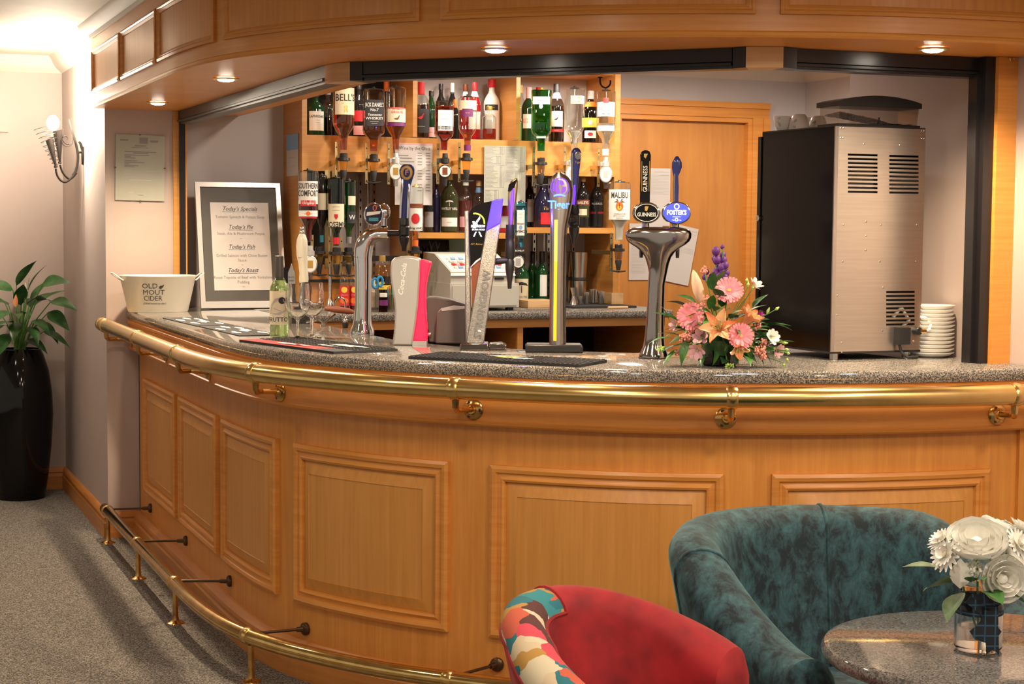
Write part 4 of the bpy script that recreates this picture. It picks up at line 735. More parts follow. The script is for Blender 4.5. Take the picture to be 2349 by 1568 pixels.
tag(MB().tube([(on_back(1395, 7.32), 7.32, BZ+.008), (on_back(1440, 7.32), 7.32, BZ+.008)], .006, 10).build('muddler', 'wood_pale'), 'pale wooden stick lying at the end of the back counter', 'stick')
wt = MB().tube([wy(1243, 585, 7.9), wy(1255, 597, 7.9), wy(1262, 590, 7.9)], .0016, 6).tube([wy(1249, 591, 7.9), wy(1246, 604, 7.9)], .0016, 6)
# left end of the back counter
cb = MB().bb(2.06, 2.21, 7.66, 7.80, BZ, BZ+.16).bb(2.06, 2.13, 7.66, 7.68, BZ+.16, BZ+.165).build('cardboard_box', 'wood_skirt'); tag(cb, 'brown cardboard box behind the wine glasses', 'box')
ps = thing('steel_stand', 'steel stand with flared base carrying the lower optics', 'stand', (wy(757, 600, 7.56).x, 7.56, BZ)); MB().lathe([(.040, 0), (.038, .008), (.022, .022), (.012, .045), (.008, .06), (.0075, .20)], 18).build('pole', 'steel', ps, False)
for px, lb in [(790, 'small glass bottle with orange-red label beside the swan neck tap'), (813, 'small bottle with orange-red label half hidden by the swan neck tap')]:
    up_bottle('sauce_bottle', lb, px, 598, 22, 7.50, BZ, 'red-labelled bottles on the back counter', prof='cola', glass='glass', liq='liq_red', fill=.45, cap='black_satin', labels=[(.10, .50, 80, 'red_print', [('@disc', .12, .42, 'yellow_print'), ('-----', .08, .32, 'white_print'), ('@disc', .12, .2, 'orange_print', 1.5)])])
up_bottle('cola_bottle', 'large plastic bottle of dark cola with gold cap behind the cola tower', 877, 586, 40, 7.52, BZ, None, prof='cola', glass='glass', liq='liq_dark', fill=.62, cap='gold_print', labels=[(.38, .46, 70, 'yellow_print', [('----', .05, .42, 'ink')])])
jar = thing('spice_jar', 'small dark jar with purple label behind the cola tower', 'jar', (on_back(879, 7.34), 7.34, BZ)); MB().lathe([(.020, 0), (.021, .004), (.021, .062), (.016, .07)], 18).build('body', 'liq_dark', jar, False); MB().lathe([(.0213, .03), (.0213, .055)], 18, cap=False).build('paper_label', 'purple_print', jar, False); MB().lathe([(.018, .068), (.018, .085), (.017, .086)], 18).build('lid', 'white_print', jar, False)
pt = thing('pen_pot', 'clear pot of odds and ends behind the swan neck tap', 'pot', (on_back(856, 7.36), 7.36, BZ)); MB().lathe([(.024, 0), (.028, .09)], 18).build('pot', 'glass_frost', pt, False); MB().box((-.004, .004, .085), (.03, .003, .13)).build('yellow_card', 'cream_print', pt, False); MB().box((.02, .006, .12), (.075, .002, .016), M=Matrix.Rotation(radians(-24), 3, 'Y')).build('tape_strip', 'yellow_print', pt, False)
sx = wy(866, 655, 7.335); ss = thing('scissors', 'blue handled scissors standing in the clear pot', 'scissors', (sx.x, 7.335, BZ+.02))
for k in (-1, 1): MB().tube([(k*.012+.016*cos(a)*.8, 0, .115+.022*sin(a)+k*.004) for a in [2*pi*i/14 for i in range(14)]], .006, 8, closed=True).build('finger_loop', 'blue_plastic', ss, False)
MB().bb(-.006, .006, -.002, .002, .0, .10).build('blades', 'steel', ss, False)
gj = thing('straw_jar', 'small jar of red and green straws behind the cola tower', 'jar', (on_back(896, 7.36), 7.36, BZ)); MB().lathe([(.018, 0), (.021, .08)], 16).build('jar', 'glass_frost', gj, False)
for i in range(5): MB().tube([(.006*cos(i*1.3), .006*sin(i*1.3), .01), (.014*cos(i*1.3), .014*sin(i*1.3), .10+.006*i)], .0028, 6).build('straw', ['red_print', 'green_print', 'teal_print'][i % 3], gj, False)
ar = wy(785, 706, 7.22); tag(MB().tube([(ar.x-.026, 7.26, BZ), (ar.x-.026, 7.26, BZ+.045)]+[(ar.x-.026*cos(a), 7.26, BZ+.045+.026*sin(a)) for a in [pi*k/10 for k in range(1, 10)]]+[(ar.x+.026, 7.26, BZ+.045), (ar.x+.026, 7.26, BZ)], .0042, 10).build('chrome_spout', 'chrome'), 'small arched chrome spout on the back counter left of the swan neck tap', 'spout')
for k, (px, lb) in enumerate([(990, 'left black clip standing behind the till'), (1004, 'right black clip standing behind the till')]):
    p = wy(px, 575, 7.74); tag(MB().tube([(p.x, 7.74, 1.318), (p.x-.004, 7.74, p.z+.02), (p.x-.012, 7.74, p.z+.045)], .0035, 6).tube([(p.x, 7.74, p.z+.012), (p.x+.010, 7.74, p.z+.04)], .003, 6).tube([(p.x, 7.74, BZ), (p.x, 7.74, 1.318)], .003, 6).build('till_clip', 'black_satin'), lb, 'clip')

# ------------------------------------------------------------------ on the bar: taps and towers (local x to the right, y away from the lounge)
TZ = 1.0502
def stand(name, label, cat, px, py, z=TZ, turn=0., group=None):
    P = wz(px, py, z); D = (P-Vector((0, 0, CAMH))).dot(FWD); k = D/FPX
    t = thing(name, label, cat, P, group, -YAW+turn); return t, k, (lambda a, b: ((a-px)*k, (py-b)*k))
def slab(pts, cv, y0, y1, name, mat, t, smooth=30, bev=0.):
    q = [cv(*p) for p in pts]; o = MB().prism(q, lambda p: (p[0], y0, p[1]), lambda p: (p[0], y1, p[1])).build(name, mat, t, False, smooth)
    if bev:
        md = o.modifiers.new('bevel', 'BEVEL'); md.width = bev; md.segments = 2; md.limit_method = 'ANGLE'; md.angle_limit = radians(50)
    return o
def sections(rows, name, mat, t, n=32, pw=2.):       # rows of (x centre, z, half width, half depth, y)
    vs = []
    for xc, z, a, b, y in rows:
        for k in range(n):
            th = 2*pi*k/n; c, s = cos(th), sin(th); q = 1 if pw == 2 else 1/((abs(c)**pw+abs(s)**pw)**(1/pw)); vs.append((xc+a*c*q, y+b*s*q, z))
    m = len(rows); fs = [(i*n+k, i*n+(k+1) % n, (i+1)*n+(k+1) % n, (i+1)*n+k) for i in range(m-1) for k in range(n)]+[tuple(range(n))[::-1], tuple((m-1)*n+k for k in range(n))]
    return MB().add(vs, fs).build(name, mat, t, False, 50)
def oval(c, a, b, d, name, mat, t, tilt=0., n=36, rim=True):
    c = Vector(c); pr = [(1, d), (1, .25*d), (.97, 0), (.90, -.1*d)] if rim else [(1, d), (1, 0)]
    return MB().lathe(pr, n, c, Matrix(((a, 0, 0), (0, 0, 1), (0, -b, 0))) if False else Matrix(((a, 0, 0), (0, 0, 1), (0, b, 0)))).build(name, mat, t, False)
def lever(t, cv, rows, name, mat, y=0., b=.009, pw=2.6): return sections([(cv(x, py)[0], cv(x, py)[1], w*K, min(b, w*K*1.2), y) for x, py, w in rows], name, mat, t, 18, pw)
def valve(t, x, z0, z1, y, r=.014):
    h = z1-z0
    return MB().lathe([(r*.42, z0), (r*.5, z0+.10*h), (r*.95, z0+.30*h), (r, z0+.42*h), (r*.8, z0+.46*h), (r*1.05, z0+.50*h), (r*1.05, z0+.72*h), (r*.85, z0+.76*h), (r, z0+.80*h), (r*.9, z1)], 16, (x, y, 0)).build('tap_valve', 'black_satin', t, False)
def ftext(s, size, x, z, y, mat, parent, **kw): text(s, size, flat((x, y, z), (1, 0, 0), (0, 0, 1)), mat, parent, **kw)

# chrome swan neck tap
t, K, cv = stand('swan_neck_tap', 'chrome swan neck beer tap with blue and gold lever', 'beer tap', 831, 768)
pp = [(832, 590, 20.5), (833, 575, 21), (836, 560, 21), (842, 548, 20.5), (851, 540, 19.5), (862, 536, 18), (876, 535, 17), (889, 535, 16.5)]
sections([(cv(x, y)[0], cv(x, y)[1], w*K, w*K, 0) for x, y, w in [(831, 768, 28), (831, 764, 28.5), (831, 755, 27), (831, 745, 22.5), (832, 730, 20), (833, 700, 19), (833, 650, 19), (833, 610, 19.5), (832, 590, 20.5)]], 'column', 'chrome', t)
MB().tube([(cv(x, y)[0], 0, cv(x, y)[1]) for x, y, w in pp], [w*K for _, _, w in pp], 28).build('neck', 'chrome', t, False)
a = cv(889, 535); MB().tube([(a[0], 0, a[1]), (a[0]+.045, 0, a[1]+.001)], [.012, .010], 14).build('tap_spigot', 'black_satin', t, False)
x, z = cv(926, 535); valve(t, x, cv(0, 575)[1], cv(0, 500)[1], 0, .019)
lever(t, cv, [(926, 505, 6), (928, 470, 7), (931, 430, 9), (932, 412, 13), (932, 400, 17), (932, 390, 17.5), (933, 382, 14), (933, 378, 8)], 'lever', 'lever_blue')
lever(t, cv, [(918, 500, 3), (919, 470, 3.4), (922, 425, 3.2), (923, 412, 2)], 'lever_edge', 'chrome', y=-.004); lever(t, cv, [(935, 500, 3.6), (937, 440, 4), (938, 422, 2.2)], 'lever_edge', 'chrome', y=-.006)
x, z = cv(932, 397); e = oval((x, -.0135, z), .0215, .026, .002, 'lever_badge', 'gold_print', t); oval((x, -.0150, z), .0125, .0165, .002, 'badge_centre', 'lever_blue', e); ftext('F', .026, x, z, -.0158, 'pink_print', e, bold=.03)
x, z = cv(880, 486); MB().ball((x, 0, z), .024, 16, 10, (1, .8, 1.25)).tube([(x, 0, z-.05), (x, 0, z)], .011, 12).build('badge_mount', 'chrome', t, False)
x, z = cv(858, 492); b_ = oval((x, -.026, z), .036, .042, .012, 'badge', 'chrome', t); oval((x, -.0275, z), .031, .037, .002, 'badge_face', 'indigo_bottle', b_); MB().prism([(x-.026, z-.006), (x+.022, z+.002), (x+.026, z+.012), (x-.024, z+.008)], lambda p: (p[0], -.0300, p[1]), lambda p: (p[0], -.0296, p[1])).build('badge_stroke', 'white_print', b_, False); MB().grid(25, 2, lambda u, v: Vector((x+.004+(.0045+.003*v)*cos(2*pi*u), -.0300, z+.023+(.0075+.003*v)*sin(2*pi*u)))).build('badge_loop', 'orange_print', b_, False); MB().box((x, -.0296, z-.018), (.034, .001, .012)).build('badge_band', 'teal_print', b_, False)

# hand pump with cream handle
t, K, cv = stand('hand_pump', 'hand pump with cream turned handle and chrome finial behind the wine glasses', 'hand pump', 697, 741)
MB().bb(-.045, .03, -.03, .03, 0, .03).lathe([(.020, .03), (.017, .10), (.014, .17)], 16).build('pump_body', 'black_satin', t, False)
sections([(cv(x, y)[0], cv(x, y)[1], w*K, w*K, 0) for x, y, w in [(697, 648, 10), (697, 640, 11), (697, 625, 10), (695, 605, 10.5), (693, 585, 12.5), (693, 565, 13.5), (693, 550, 12), (693, 540, 8.5), (693, 537, 6)]], 'handle', 'lever_cream', t, 20)
x, z = cv(693, 533); MB().ball((x, 0, z), .011, 12, 8).ball((x, 0, z+.015), .0085, 12, 8).build('finial', 'chrome', t, False)
text('~~~', .026, wrap(.0205, cv(0, 575)[1], -pi/2-.35, c=(cv(693, 0)[0], 0)), 'brown_print', t, wide=.8); text('---', .020, wrap(.0205, cv(0, 590)[1], -pi/2-.35, c=(cv(693, 0)[0], 0)), 'brown_print', t, wide=.8)
x, z = cv(672, 628); slab([(664, 652), (681, 652), (680, 625), (675, 612), (672, 603), (669, 612), (664, 625)], cv, -.045, -.038, 'pump_clip', 'steel', t, bev=.001); slab([(650, 648), (664, 648), (664, 612), (650, 614)], cv, -.036, -.026, 'black_grip', 'black_gloss', t, bev=.003)
ftext('BLACK', .010, x, cv(0, 635)[1], -.0455, 'ink', t, wide=.75); ftext('SHEEP', .010, x, cv(0, 643)[1], -.0455, 'ink', t, wide=.75)
# chrome nozzle with a dark lever on thin legs
t, K, cv = stand('tap_rack', 'chrome drain tap with dark red lever on thin crossed legs beside the wine glasses', 'tap', 740, 747)
def L3(*pts): return [(cv(a, b)[0], c, cv(a, b)[1]) for a, b, c in pts]
MB().tube(L3((700, 697, 0), (708, 702, 0), (720, 705, 0), (745, 707, 0)), [.010, .014, .010, .009], 14).build('spout', 'chrome', t, False); MB().tube(L3((745, 707, 0), (770, 709, 0), (800, 713, 0), (812, 716, 0)), [.009, .013, .012, .005], 14).build('lever', 'brown_print', t, False); MATS['brown_print']
for q in [((700, 707, 0), (722, 737, -.02)), ((708, 706, 0), (750, 746, -.03)), ((768, 721, .02), (737, 746, -.02)), ((724, 735, .03), (700, 740, .04))]: MB().tube(L3(*q), .0042, 8).build('leg', 'chrome', t, False)
t, K, cv = stand('bottle_stopper', 'small chrome and black stopper at the inner edge beside the swan neck tap', 'stopper', 792, 752); MB().lathe([(.010, 0), (.012, .01), (.012, .022)], 14).build('body', 'black_satin', t, False); MB().lathe([(.009, .022), (.010, .030), (.006, .036), (.005, .05)], 14).build('top', 'chrome', t, False)

# cola tower
t, K, cv = stand('cola_tower', 'silver grey cola dispensing tower with glowing red side', 'drinks tower', 943, 790)
white = [(902, 790), (907, 745), (908, 710), (905, 684), (899, 650), (897, 630), (897, 612), (900, 598), (906, 591), (918, 588), (935, 587), (950, 589), (965, 593), (964, 630), (963, 652), (960, 699), (954, 746), (949, 777), (947, 790)]
slab(white, cv, -.045, .055, 'front_shell', 'silver_paint', t, 50, .006)
slab([(965, 594), (978, 597), (989, 601), (984, 620), (980, 637), (977, 655), (976, 671), (976, 699), (977, 722), (979, 746), (980, 779), (949, 779), (954, 746), (960, 699), (963, 652), (965, 620)], cv, -.036, .05, 'red_lens', 'led_red', t, 50, .004)
slab([(948, 780), (980, 780), (980, 790), (947, 790)], cv, -.038, .052, 'plinth', 'silver_paint', t)
pd = Vector((.13, 0, 1)).normalized(); text('Coca-Cola', .0235, flat((cv(925, 0)[0], -.0455, cv(0, 640)[1]), pd, (-1, 0, .13)), 'white_print', t, shear=.35, wide=1.05, bold=.015)
# dispenser box beside it
t, K, cv = stand('dispenser_box', 'dark grey drinks dispenser box with arched lid right of the cola tower', 'dispenser', 1024, 786)
slab([(984, 786), (976, 690), (978, 682), (1000, 682), (1030, 687), (1066, 697), (1068, 786)], cv, .02, .13, 'rear_case', 'grey_plastic', t, 40, .004)
slab([(1000, 786), (1004, 715), (1012, 706), (1040, 700), (1066, 702), (1068, 786)], cv, -.035, .02, 'front_case', 'grey_plastic', t, 40, .004); slab([(1012, 706), (1040, 700), (1066, 702), (1066, 706), (1014, 712)], cv, -.037, -.033, 'front_lip', 'silver_paint', t)
x, z = cv(985, 768); MB().lathe([(.007, 0), (.007, .006), (.004, .008)], 12, (x, .018, z), Matrix.Rotation(pi/2, 3, 'X')).build('knob', 'chrome', t, False)

# two-limbed cider tower
t, K, cv = stand('cider_tower', 'tall beaded steel cider tower with black lit panel between two leaning limbs', 'beer tap', 1108, 801)
noisy('beaded_steel', (.40, .38, .35), (.24, .225, .21), (520, 520, 520), .32, .9, bump=.35, detail=2)
slab([(1055, 801), (1056, 788), (1062, 785), (1120, 785), (1122, 801)], cv, -.05, .05, 'foot_plate', 'pewter_chrome', t, 30, .003); slab([(1122, 800), (1122, 787), (1150, 785), (1162, 790), (1161, 798)], cv, -.03, .05, 'drip_arm', 'pewter_chrome', t, 30, .003)
slab([(1064, 485), (1073, 484), (1075, 560), (1078, 640), (1080, 720), (1080, 786), (1069, 786), (1067, 700), (1066, 600)], cv, -.022, .03, 'slim_limb', 'beaded_steel', t, 40, .003)
slab([(1070, 786), (1075, 752), (1081, 722), (1089, 668), (1102, 592), (1113, 530), (1146, 512), (1140, 560), (1130, 640), (1120, 715), (1110, 786)], cv, -.030, .035, 'broad_limb', 'beaded_steel', t, 40, .003)
slab([(1113, 530), (1126, 462), (1138, 458), (1152, 456), (1146, 512)], cv, -.030, .035, 'lit_tip', 'violet_wash', t, 40, .003)  # violet LED wash on the steel tip, put into the material as emission
pn = slab([(1073, 492), (1080, 480), (1092, 471), (1106, 466), (1126, 462), (1113, 530), (1102, 590), (1090, 598), (1080, 610), (1078, 612)], cv, -.018, .02, 'black_panel', 'black_gloss', t, 40)
slab([(1080, 612), (1094, 600), (1102, 594), (1096, 628), (1090, 665), (1082, 718)], cv, -.008, .012, 'amber_core', 'brown_print', t, 40)
yy = -.0195
def arc(cx, cy, r, a0, a1, w0, w1, n=12): return [cv(cx+(r+w0+(w1-w0)*0)*cos(a0+(a1-a0)*i/n), cy-(r+w0)*sin(a0+(a1-a0)*i/n)) for i in range(n+1)]+[cv(cx+r*cos(a1+(a0-a1)*i/n), cy-r*sin(a1+(a0-a1)*i/n)) for i in range(n+1)]
lg = MB().prism(arc(1088, 512, 20, radians(-5), radians(100), 3, 3), lambda p: (p[0], yy, p[1]), lambda p: (p[0], yy+.002, p[1])).build('bow_emblem', 'led_lime', pn, False)
for nm, pts in [('archer', [(1083, 519), (1095, 502), (1099, 496), (1100, 502), (1093, 512), (1095, 518), (1090, 523), (1083, 523)]), ('archer_leg', [(1089, 532), (1092, 532), (1087, 543), (1084, 543)]), ('archer_leg', [(1096, 532), (1099, 532), (1104, 543), (1101, 543)]), ('arrow', [(1082, 508), (1087, 508), (1087, 516), (1084, 516)])]: slab(pts, cv, yy, yy+.002, nm, 'led_white', pn)
ftext('STRONGBOW', .0115, *cv(1095, 519.5), yy-.0006, 'led_white', pn, bold=.02, wide=.62); ftext('EXTRA GOLD', .0075, *cv(1096, 527), yy-.0006, 'led_white', pn, wide=.9, bold=.01); ftext('H.P. Bulmer', .008, *cv(1092, 560), yy-.0004, 'gold_print', pn, shear=.4)
ud = Vector((.145, 0, 1)).normalized(); text('STRONGBOW', .034, flat((cv(1107, 0)[0], -.0302, cv(0, 697)[1]), ud, (-1, 0, .145), lift=.0016), 'steel', t, wide=1.02, bold=.01)
x, z = cv(1165, 597); MB().tube([(cv(1120, 0)[0], .02, cv(0, 601)[1]), (x, .03, z)], [.012, .009], 12).build('tap_spigot', 'black_satin', t, False); valve(t, x+.004, cv(0, 662)[1], cv(0, 515)[1], .03, .015)
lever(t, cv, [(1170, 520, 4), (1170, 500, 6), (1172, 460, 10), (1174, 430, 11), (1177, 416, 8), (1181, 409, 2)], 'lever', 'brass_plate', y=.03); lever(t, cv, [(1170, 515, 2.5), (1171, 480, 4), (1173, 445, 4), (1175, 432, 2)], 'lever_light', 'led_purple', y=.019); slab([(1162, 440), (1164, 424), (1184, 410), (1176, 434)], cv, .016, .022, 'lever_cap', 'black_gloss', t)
light('tower_led', 'POINT', t.matrix_basis@Vector((cv(1150, 0)[0]+.02, -.06, cv(0, 500)[1])), .5, (.2, .1, 1), .01)

# round steel lager tower
t, K, cv = stand('lager_tower', 'tall round brushed steel lager tower with glowing amber strip', 'beer tap', 1279, 806)
slab([(1205, 806), (1205, 792), (1209, 788), (1331, 788), (1336, 792), (1336, 806)], cv, -.05, .05, 'base_block', 'black_satin', t, 30, .004)
rows = [(791, 1259.6, 1298.5), (700, 1259.6, 1297), (618, 1259.6, 1296.5), (545, 1259.6, 1297.5), (519, 1259.2, 1299.5), (490, 1258.4, 1305), (469, 1258, 1309), (450, 1257.4, 1311.5), (436, 1257.4, 1311.5), (425, 1258, 1309.5), (416, 1259.5, 1306), (408, 1262, 1300), (402, 1265.5, 1293), (397.5, 1271, 1285)]
rw = [((cv((a+b)/2, y))[0], cv(0, y)[1], (b-a)/2*K, .027 if y > 405 else .022, 0) for y, a, b in rows]; sections(rw, 'column', 'steel_v', t, 36)
def surf(x, z, lift=.0006):
    for (x0, z0, a0, b0, _), (x1, z1, a1, b1, _) in zip(rw, rw[1:]):
        if z0 <= z <= z1:
            f = (z-z0)/(z1-z0); xc, a, b = x0+(x1-x0)*f, a0+(a1-a0)*f, b0+(b1-b0)*f; s = max(-.97, min(.97, (x-xc)/a)); return Vector((x, -(b+lift)*sqrt(1-s*s), z))
    return Vector((x, -.028, z))
for y0, y1, mt in [(780, 690, 'led_amber'), (690, 600, 'led_amber'), (600, 505, 'led_yellow')]:
    MB().grid(3, 8, lambda u, v: surf(cv(1268.5+7*u, 0)[0], cv(0, y0+(y1-y0)*v)[1], .001)).build('light_strip', mt, t, False)
cx, cz = cv(1280, 431); em = MB()
em.grid(41, 2, lambda u, v: surf(cx+(19.5+2*v)*K*cos(2*pi*u), cz+(19.5+2*v)*K*sin(2*pi*u), .001)); em.build('emblem_ring', 'led_purple', t, False)
tg = MB()
for pts in [[(1272, 416), (1278, 414), (1277, 430), (1281, 446), (1274, 447), (1269, 436)], [(1279, 415), (1287, 417), (1290, 424), (1284, 428), (1280, 424)], [(1286, 430), (1294, 430), (1293, 440), (1285, 446), (1283, 440)], [(1264, 423), (1269, 418), (1268, 442), (1264, 438)]]:
    tg.add([surf(*cv(*p), .0012) for p in pts], [tuple(range(len(pts)))])
tg.build('emblem', 'led_purple', t, False)['kind'] = 'stuff'
MB().grid(9, 2, lambda u, v: surf(*cv(1266+27*u, 449+4*v-3*sin(pi*u)), .0013)).build('emblem_base', 'led_sky', t, False)
text('Tiger', .036, lambda a, b: surf(cx-.002+a, cv(0, 471)[1]+b, .0012), 'led_sky', t, bold=.03, wide=.86)
MB().grid(2, 6, lambda u, v: surf(cv(1295.5+1.5*u, 0)[0], cv(0, 788-250*v)[1], .0012)).build('side_band', 'black_satin', t, False)
x, z = cv(1315, 520); MB().tube([(cv(1300, 0)[0], .0, cv(0, 505)[1]), (x, .03, cv(0, 505)[1])], .011, 12).build('tap_spigot', 'black_satin', t, False); valve(t, x, cv(0, 560)[1], cv(0, 470)[1], .04, .017)
lever(t, cv, [(1314, 475, 5.5), (1315, 440, 6.5), (1316, 400, 9), (1317, 365, 11.5), (1318, 350, 11.5), (1318, 343, 8), (1318, 340, 4)], 'lever', 'lever_blue', y=.04); lever(t, cv, [(1310, 475, 2.6), (1310, 430, 3), (1309, 390, 3), (1309, 352, 2.4)], 'lever_edge', 'pewter_chrome', y=.033); lever(t, cv, [(1313, 472, 3), (1314, 440, 4), (1315, 425, 1.5)], 'lever_light', 'led_purple', y=.031)
x, z = cv(1322, 358); oval((x, .0285, z), .010, .013, .001, 'lever_badge', 'pewter_chrome', t); ftext('Tiger', .010, *cv(1322, 373), .0288, 'gold_print', t)

# double tap on a T-shaped font
t, K, cv = stand('double_tap_font', 'dark chrome T-shaped beer font with two oval badges and two levers', 'beer tap', 1499, 821)
rows = [(821, 33, 33), (817, 33.5, 33), (808, 31, 31), (795, 25.5, 25), (775, 22.5, 22), (740, 20.5, 20), (690, 19.5, 19), (650, 19.5, 19), (625, 21, 20), (605, 25, 22), (590, 30, 24), (578, 38, 25), (568, 50, 26), (560, 63, 27), (553, 71, 27.5), (545, 75, 28), (535, 75.5, 28.5), (529, 72, 28), (524, 62, 25), (521, 48, 19)]
sections([(cv(1499+(7.5 if y < 640 else 7.5*(821-y)/181*.6), 0)[0], cv(0, y)[1], a*K, b*K, 0) for y, a, b in rows], 'body', 'pewter_chrome', t, 44)
MB().lathe([(.046, 0), (.0462, .003), (.0445, .004)], 36).build('base_ring', 'black_satin', t, False)
for px, mt, nm in [(1477, 'black_gloss', 0), (1545, 'led_blue', 1)]:
    x, z = cv(px, 489); a, b = (.0425, .0325) if nm == 0 else (.0445, .0345); MB().lathe([(.012, cv(0, 528)[1]), (.010, z-.02)], 16, (x, 0, 0)).build('badge_stem', 'pewter_chrome', t, False)
    MB().box((x, .0, z), (.03, .03, .04)).build('badge_back', 'pewter_chrome', t, False)
    bd = oval((x, -.028, z), a, b, .012, 'badge_rim', 'pewter_chrome', t); oval((x, -.0295, z), a*.90, b*.88, .002, 'badge_face', mt, bd)
    if nm == 0:
        MB().grid(49, 2, lambda u, v: Vector((x+(.80+.05*v)*a*cos(2*pi*u), -.0302, z+(.78+.05*v)*b*sin(2*pi*u)))).build('badge_ring', 'white_print', bd, False)
        ftext('GUINNESS', .0165, x, z-.006, -.0304, 'white_print', bd, bold=.015, wide=.74)
        MB().prism([(x-.005, z+.006), (x+.001, z+.005), (x+.006, z+.019), (x-.003, z+.020), (x-.006, z+.018)], lambda p: (p[0], -.0306, p[1]), lambda p: (p[0], -.0300, p[1])).build('harp_emblem', 'gold_print', bd, False)
    else:
        ftext("FOSTER'S", .0195, x, z+.001, -.0304, 'led_white', bd, bold=.03, wide=.74); ftext('----------', .009, x, z-.011, -.0304, 'led_white', bd, wide=.85)
        MB().grid(25, 2, lambda u, v: Vector((x+(.0055+.0028*v)*cos(2*pi*u), -.0304, z+.0195+(.006+.0028*v)*sin(2*pi*u)))).build('crest_ring', 'led_white', bd, False); MB().grid(17, 2, lambda u, v: Vector((x+(.003+.0018*v)*cos(2*pi*u), -.0304, z-.020+(.0035+.0018*v)*sin(2*pi*u)))).build('small_ring', 'led_white', bd, False)
        ftext('~   ~', .014, x, z-.021, -.0304, 'led_white', bd)
h = slab([(1464, 470), (1463, 358), (1466, 350), (1472, 347), (1478, 347), (1484, 350), (1487, 358), (1486, 470)], cv, .002, .022, 'lever', 'black_gloss', t, 40, .003)
slab([(1466.5, 440), (1466, 372), (1467, 372), (1467.4, 440)], cv, .0010, .0022, 'gold_line', 'gold_print', h); slab([(1483, 440), (1483.4, 372), (1484.4, 372), (1484, 440)], cv, .0010, .0022, 'gold_line', 'gold_print', h)
text('GUINNESS', .019, flat((cv(1475, 0)[0], .0016, cv(0, 412)[1]), (0, 0, 1), (-1, 0, 0), lift=.0008), 'white_print', h, wide=.9, bold=.01); slab([(1471, 362), (1475, 366), (1480, 355), (1471, 355)], cv, .0010, .0022, 'harp_emblem', 'gold_print', h)
lever(t, cv, [(1546, 470, 5.5), (1546, 430, 6), (1545, 405, 5.5), (1546, 395, 9), (1547, 385, 11.5), (1547, 374, 11), (1547, 366, 7), (1547, 360, 3)], 'lever', 'lever_blue', y=.012); lever(t, cv, [(1541, 468, 2), (1541, 420, 2.4), (1542, 400, 1.6)], 'lever_edge', 'pewter_chrome', y=.006)
for px in (1467, 1560): MB().lathe([(.005, 0), (.006, .01), (.006, .035), (.003, .04)], 12, (cv(px, 0)[0]*.9, .045, cv(0, 592)[1])).build('tap_nozzle', 'black_satin', t, False)

# ------------------------------------------------------------------ bar mats
def mat_thing(label, c, L, Wd, ang, deco, th=.006, ribs=0, ymin=-1.):
    t = thing('bar_mat', label, 'bar mat', (c[0], c[1], TZ), 'rubber bar mats', ang)
    MB().bb(-L/2, L/2, -Wd/2, Wd/2, 0, th).build('mat_base', 'black_rubber', t, False)
    for x0, x1, y0, y1, m in deco: MB().bb(x0*L, x1*L, y0*Wd, y1*Wd, th, th+.0006).build('print_panel', m, t, False)
    if ribs:
        q = MB()
        for i in range(ribs):
            for j in range(ribs//3):
              if (j+.5)/(ribs//3)-.5 > ymin: q.bb(-L/2+L*(i+.25)/ribs, -L/2+L*(i+.75)/ribs, -Wd/2+Wd*(j+.25)/(ribs//3), -Wd/2+Wd*(j+.75)/(ribs//3), th, th+.002)
        q.build('rubber_nubs', 'black_rubber', t, False, 0)['kind'] = 'stuff'
    return t
def blot(t, m, pts, th, name='printed_mark'):
    MB().add([(x, y, th+.0012) for x, y in pts], [tuple(range(len(pts)))]).build(name, m, t, False, 0)
def splash(t, m, cx, cy, a, b, th, seed):
    rn = random.Random(seed); blot(t, m, [(cx+a*cos(2*pi*k/22)*(1+.45*rn.uniform(-1, 1)), cy+b*sin(2*pi*k/22)*(1+.45*rn.uniform(-1, 1))) for k in range(22)], th)
A = atan2(-.97, .24)
t = mat_thing('black bar mat with bright red band in front of the wine glasses', (1.455, 5.34), .62, .235, A+.02, [(-.5, .30, -.5, -.20, 'red_print')], .008, 30, -.2)
for i, (x, y, a, b) in enumerate([(-.02, -.085, .07, .012), (.05, -.082, .05, .010), (.10, -.02, .055, .009), (.17, .04, .09, .012), (.14, .02, .07, .01)]): splash(t, 'white_print', x, y, a, b, .010, i)
A3 = atan2(-.45, .40)
t = mat_thing('ribbed black bar mat with amber glass prints in front of the lager tower', (1.845, 4.625), .56, .20, A3, [], .009, 36)
for i, (x, y, a, b, m) in enumerate([(-.02, .02, .06, .018, 'grey_print'), (.02, -.02, .05, .014, 'yellow_print'), (.06, -.03, .035, .014, 'white_print'), (.01, .04, .05, .010, 'gold_print')]): splash(t, m, x, y, a, b, .0115, i+9)
for i, (c, lb) in enumerate([((1.352, 6.78), 'flat dark mat with white splash print nearest the cider bucket'), ((1.385, 6.18), 'flat dark mat with white splash print behind the wine bottle')]):
    t = mat_thing(lb, c, .575, .15, -pi/2+.05, [], .003); MATS['black_rubber']
    for j in range(7): splash(t, 'white_print', -.18+.06*j+.02*sin(j*3), .05*sin(j*2.3), .055, .012, .003, 20+7*i+j)

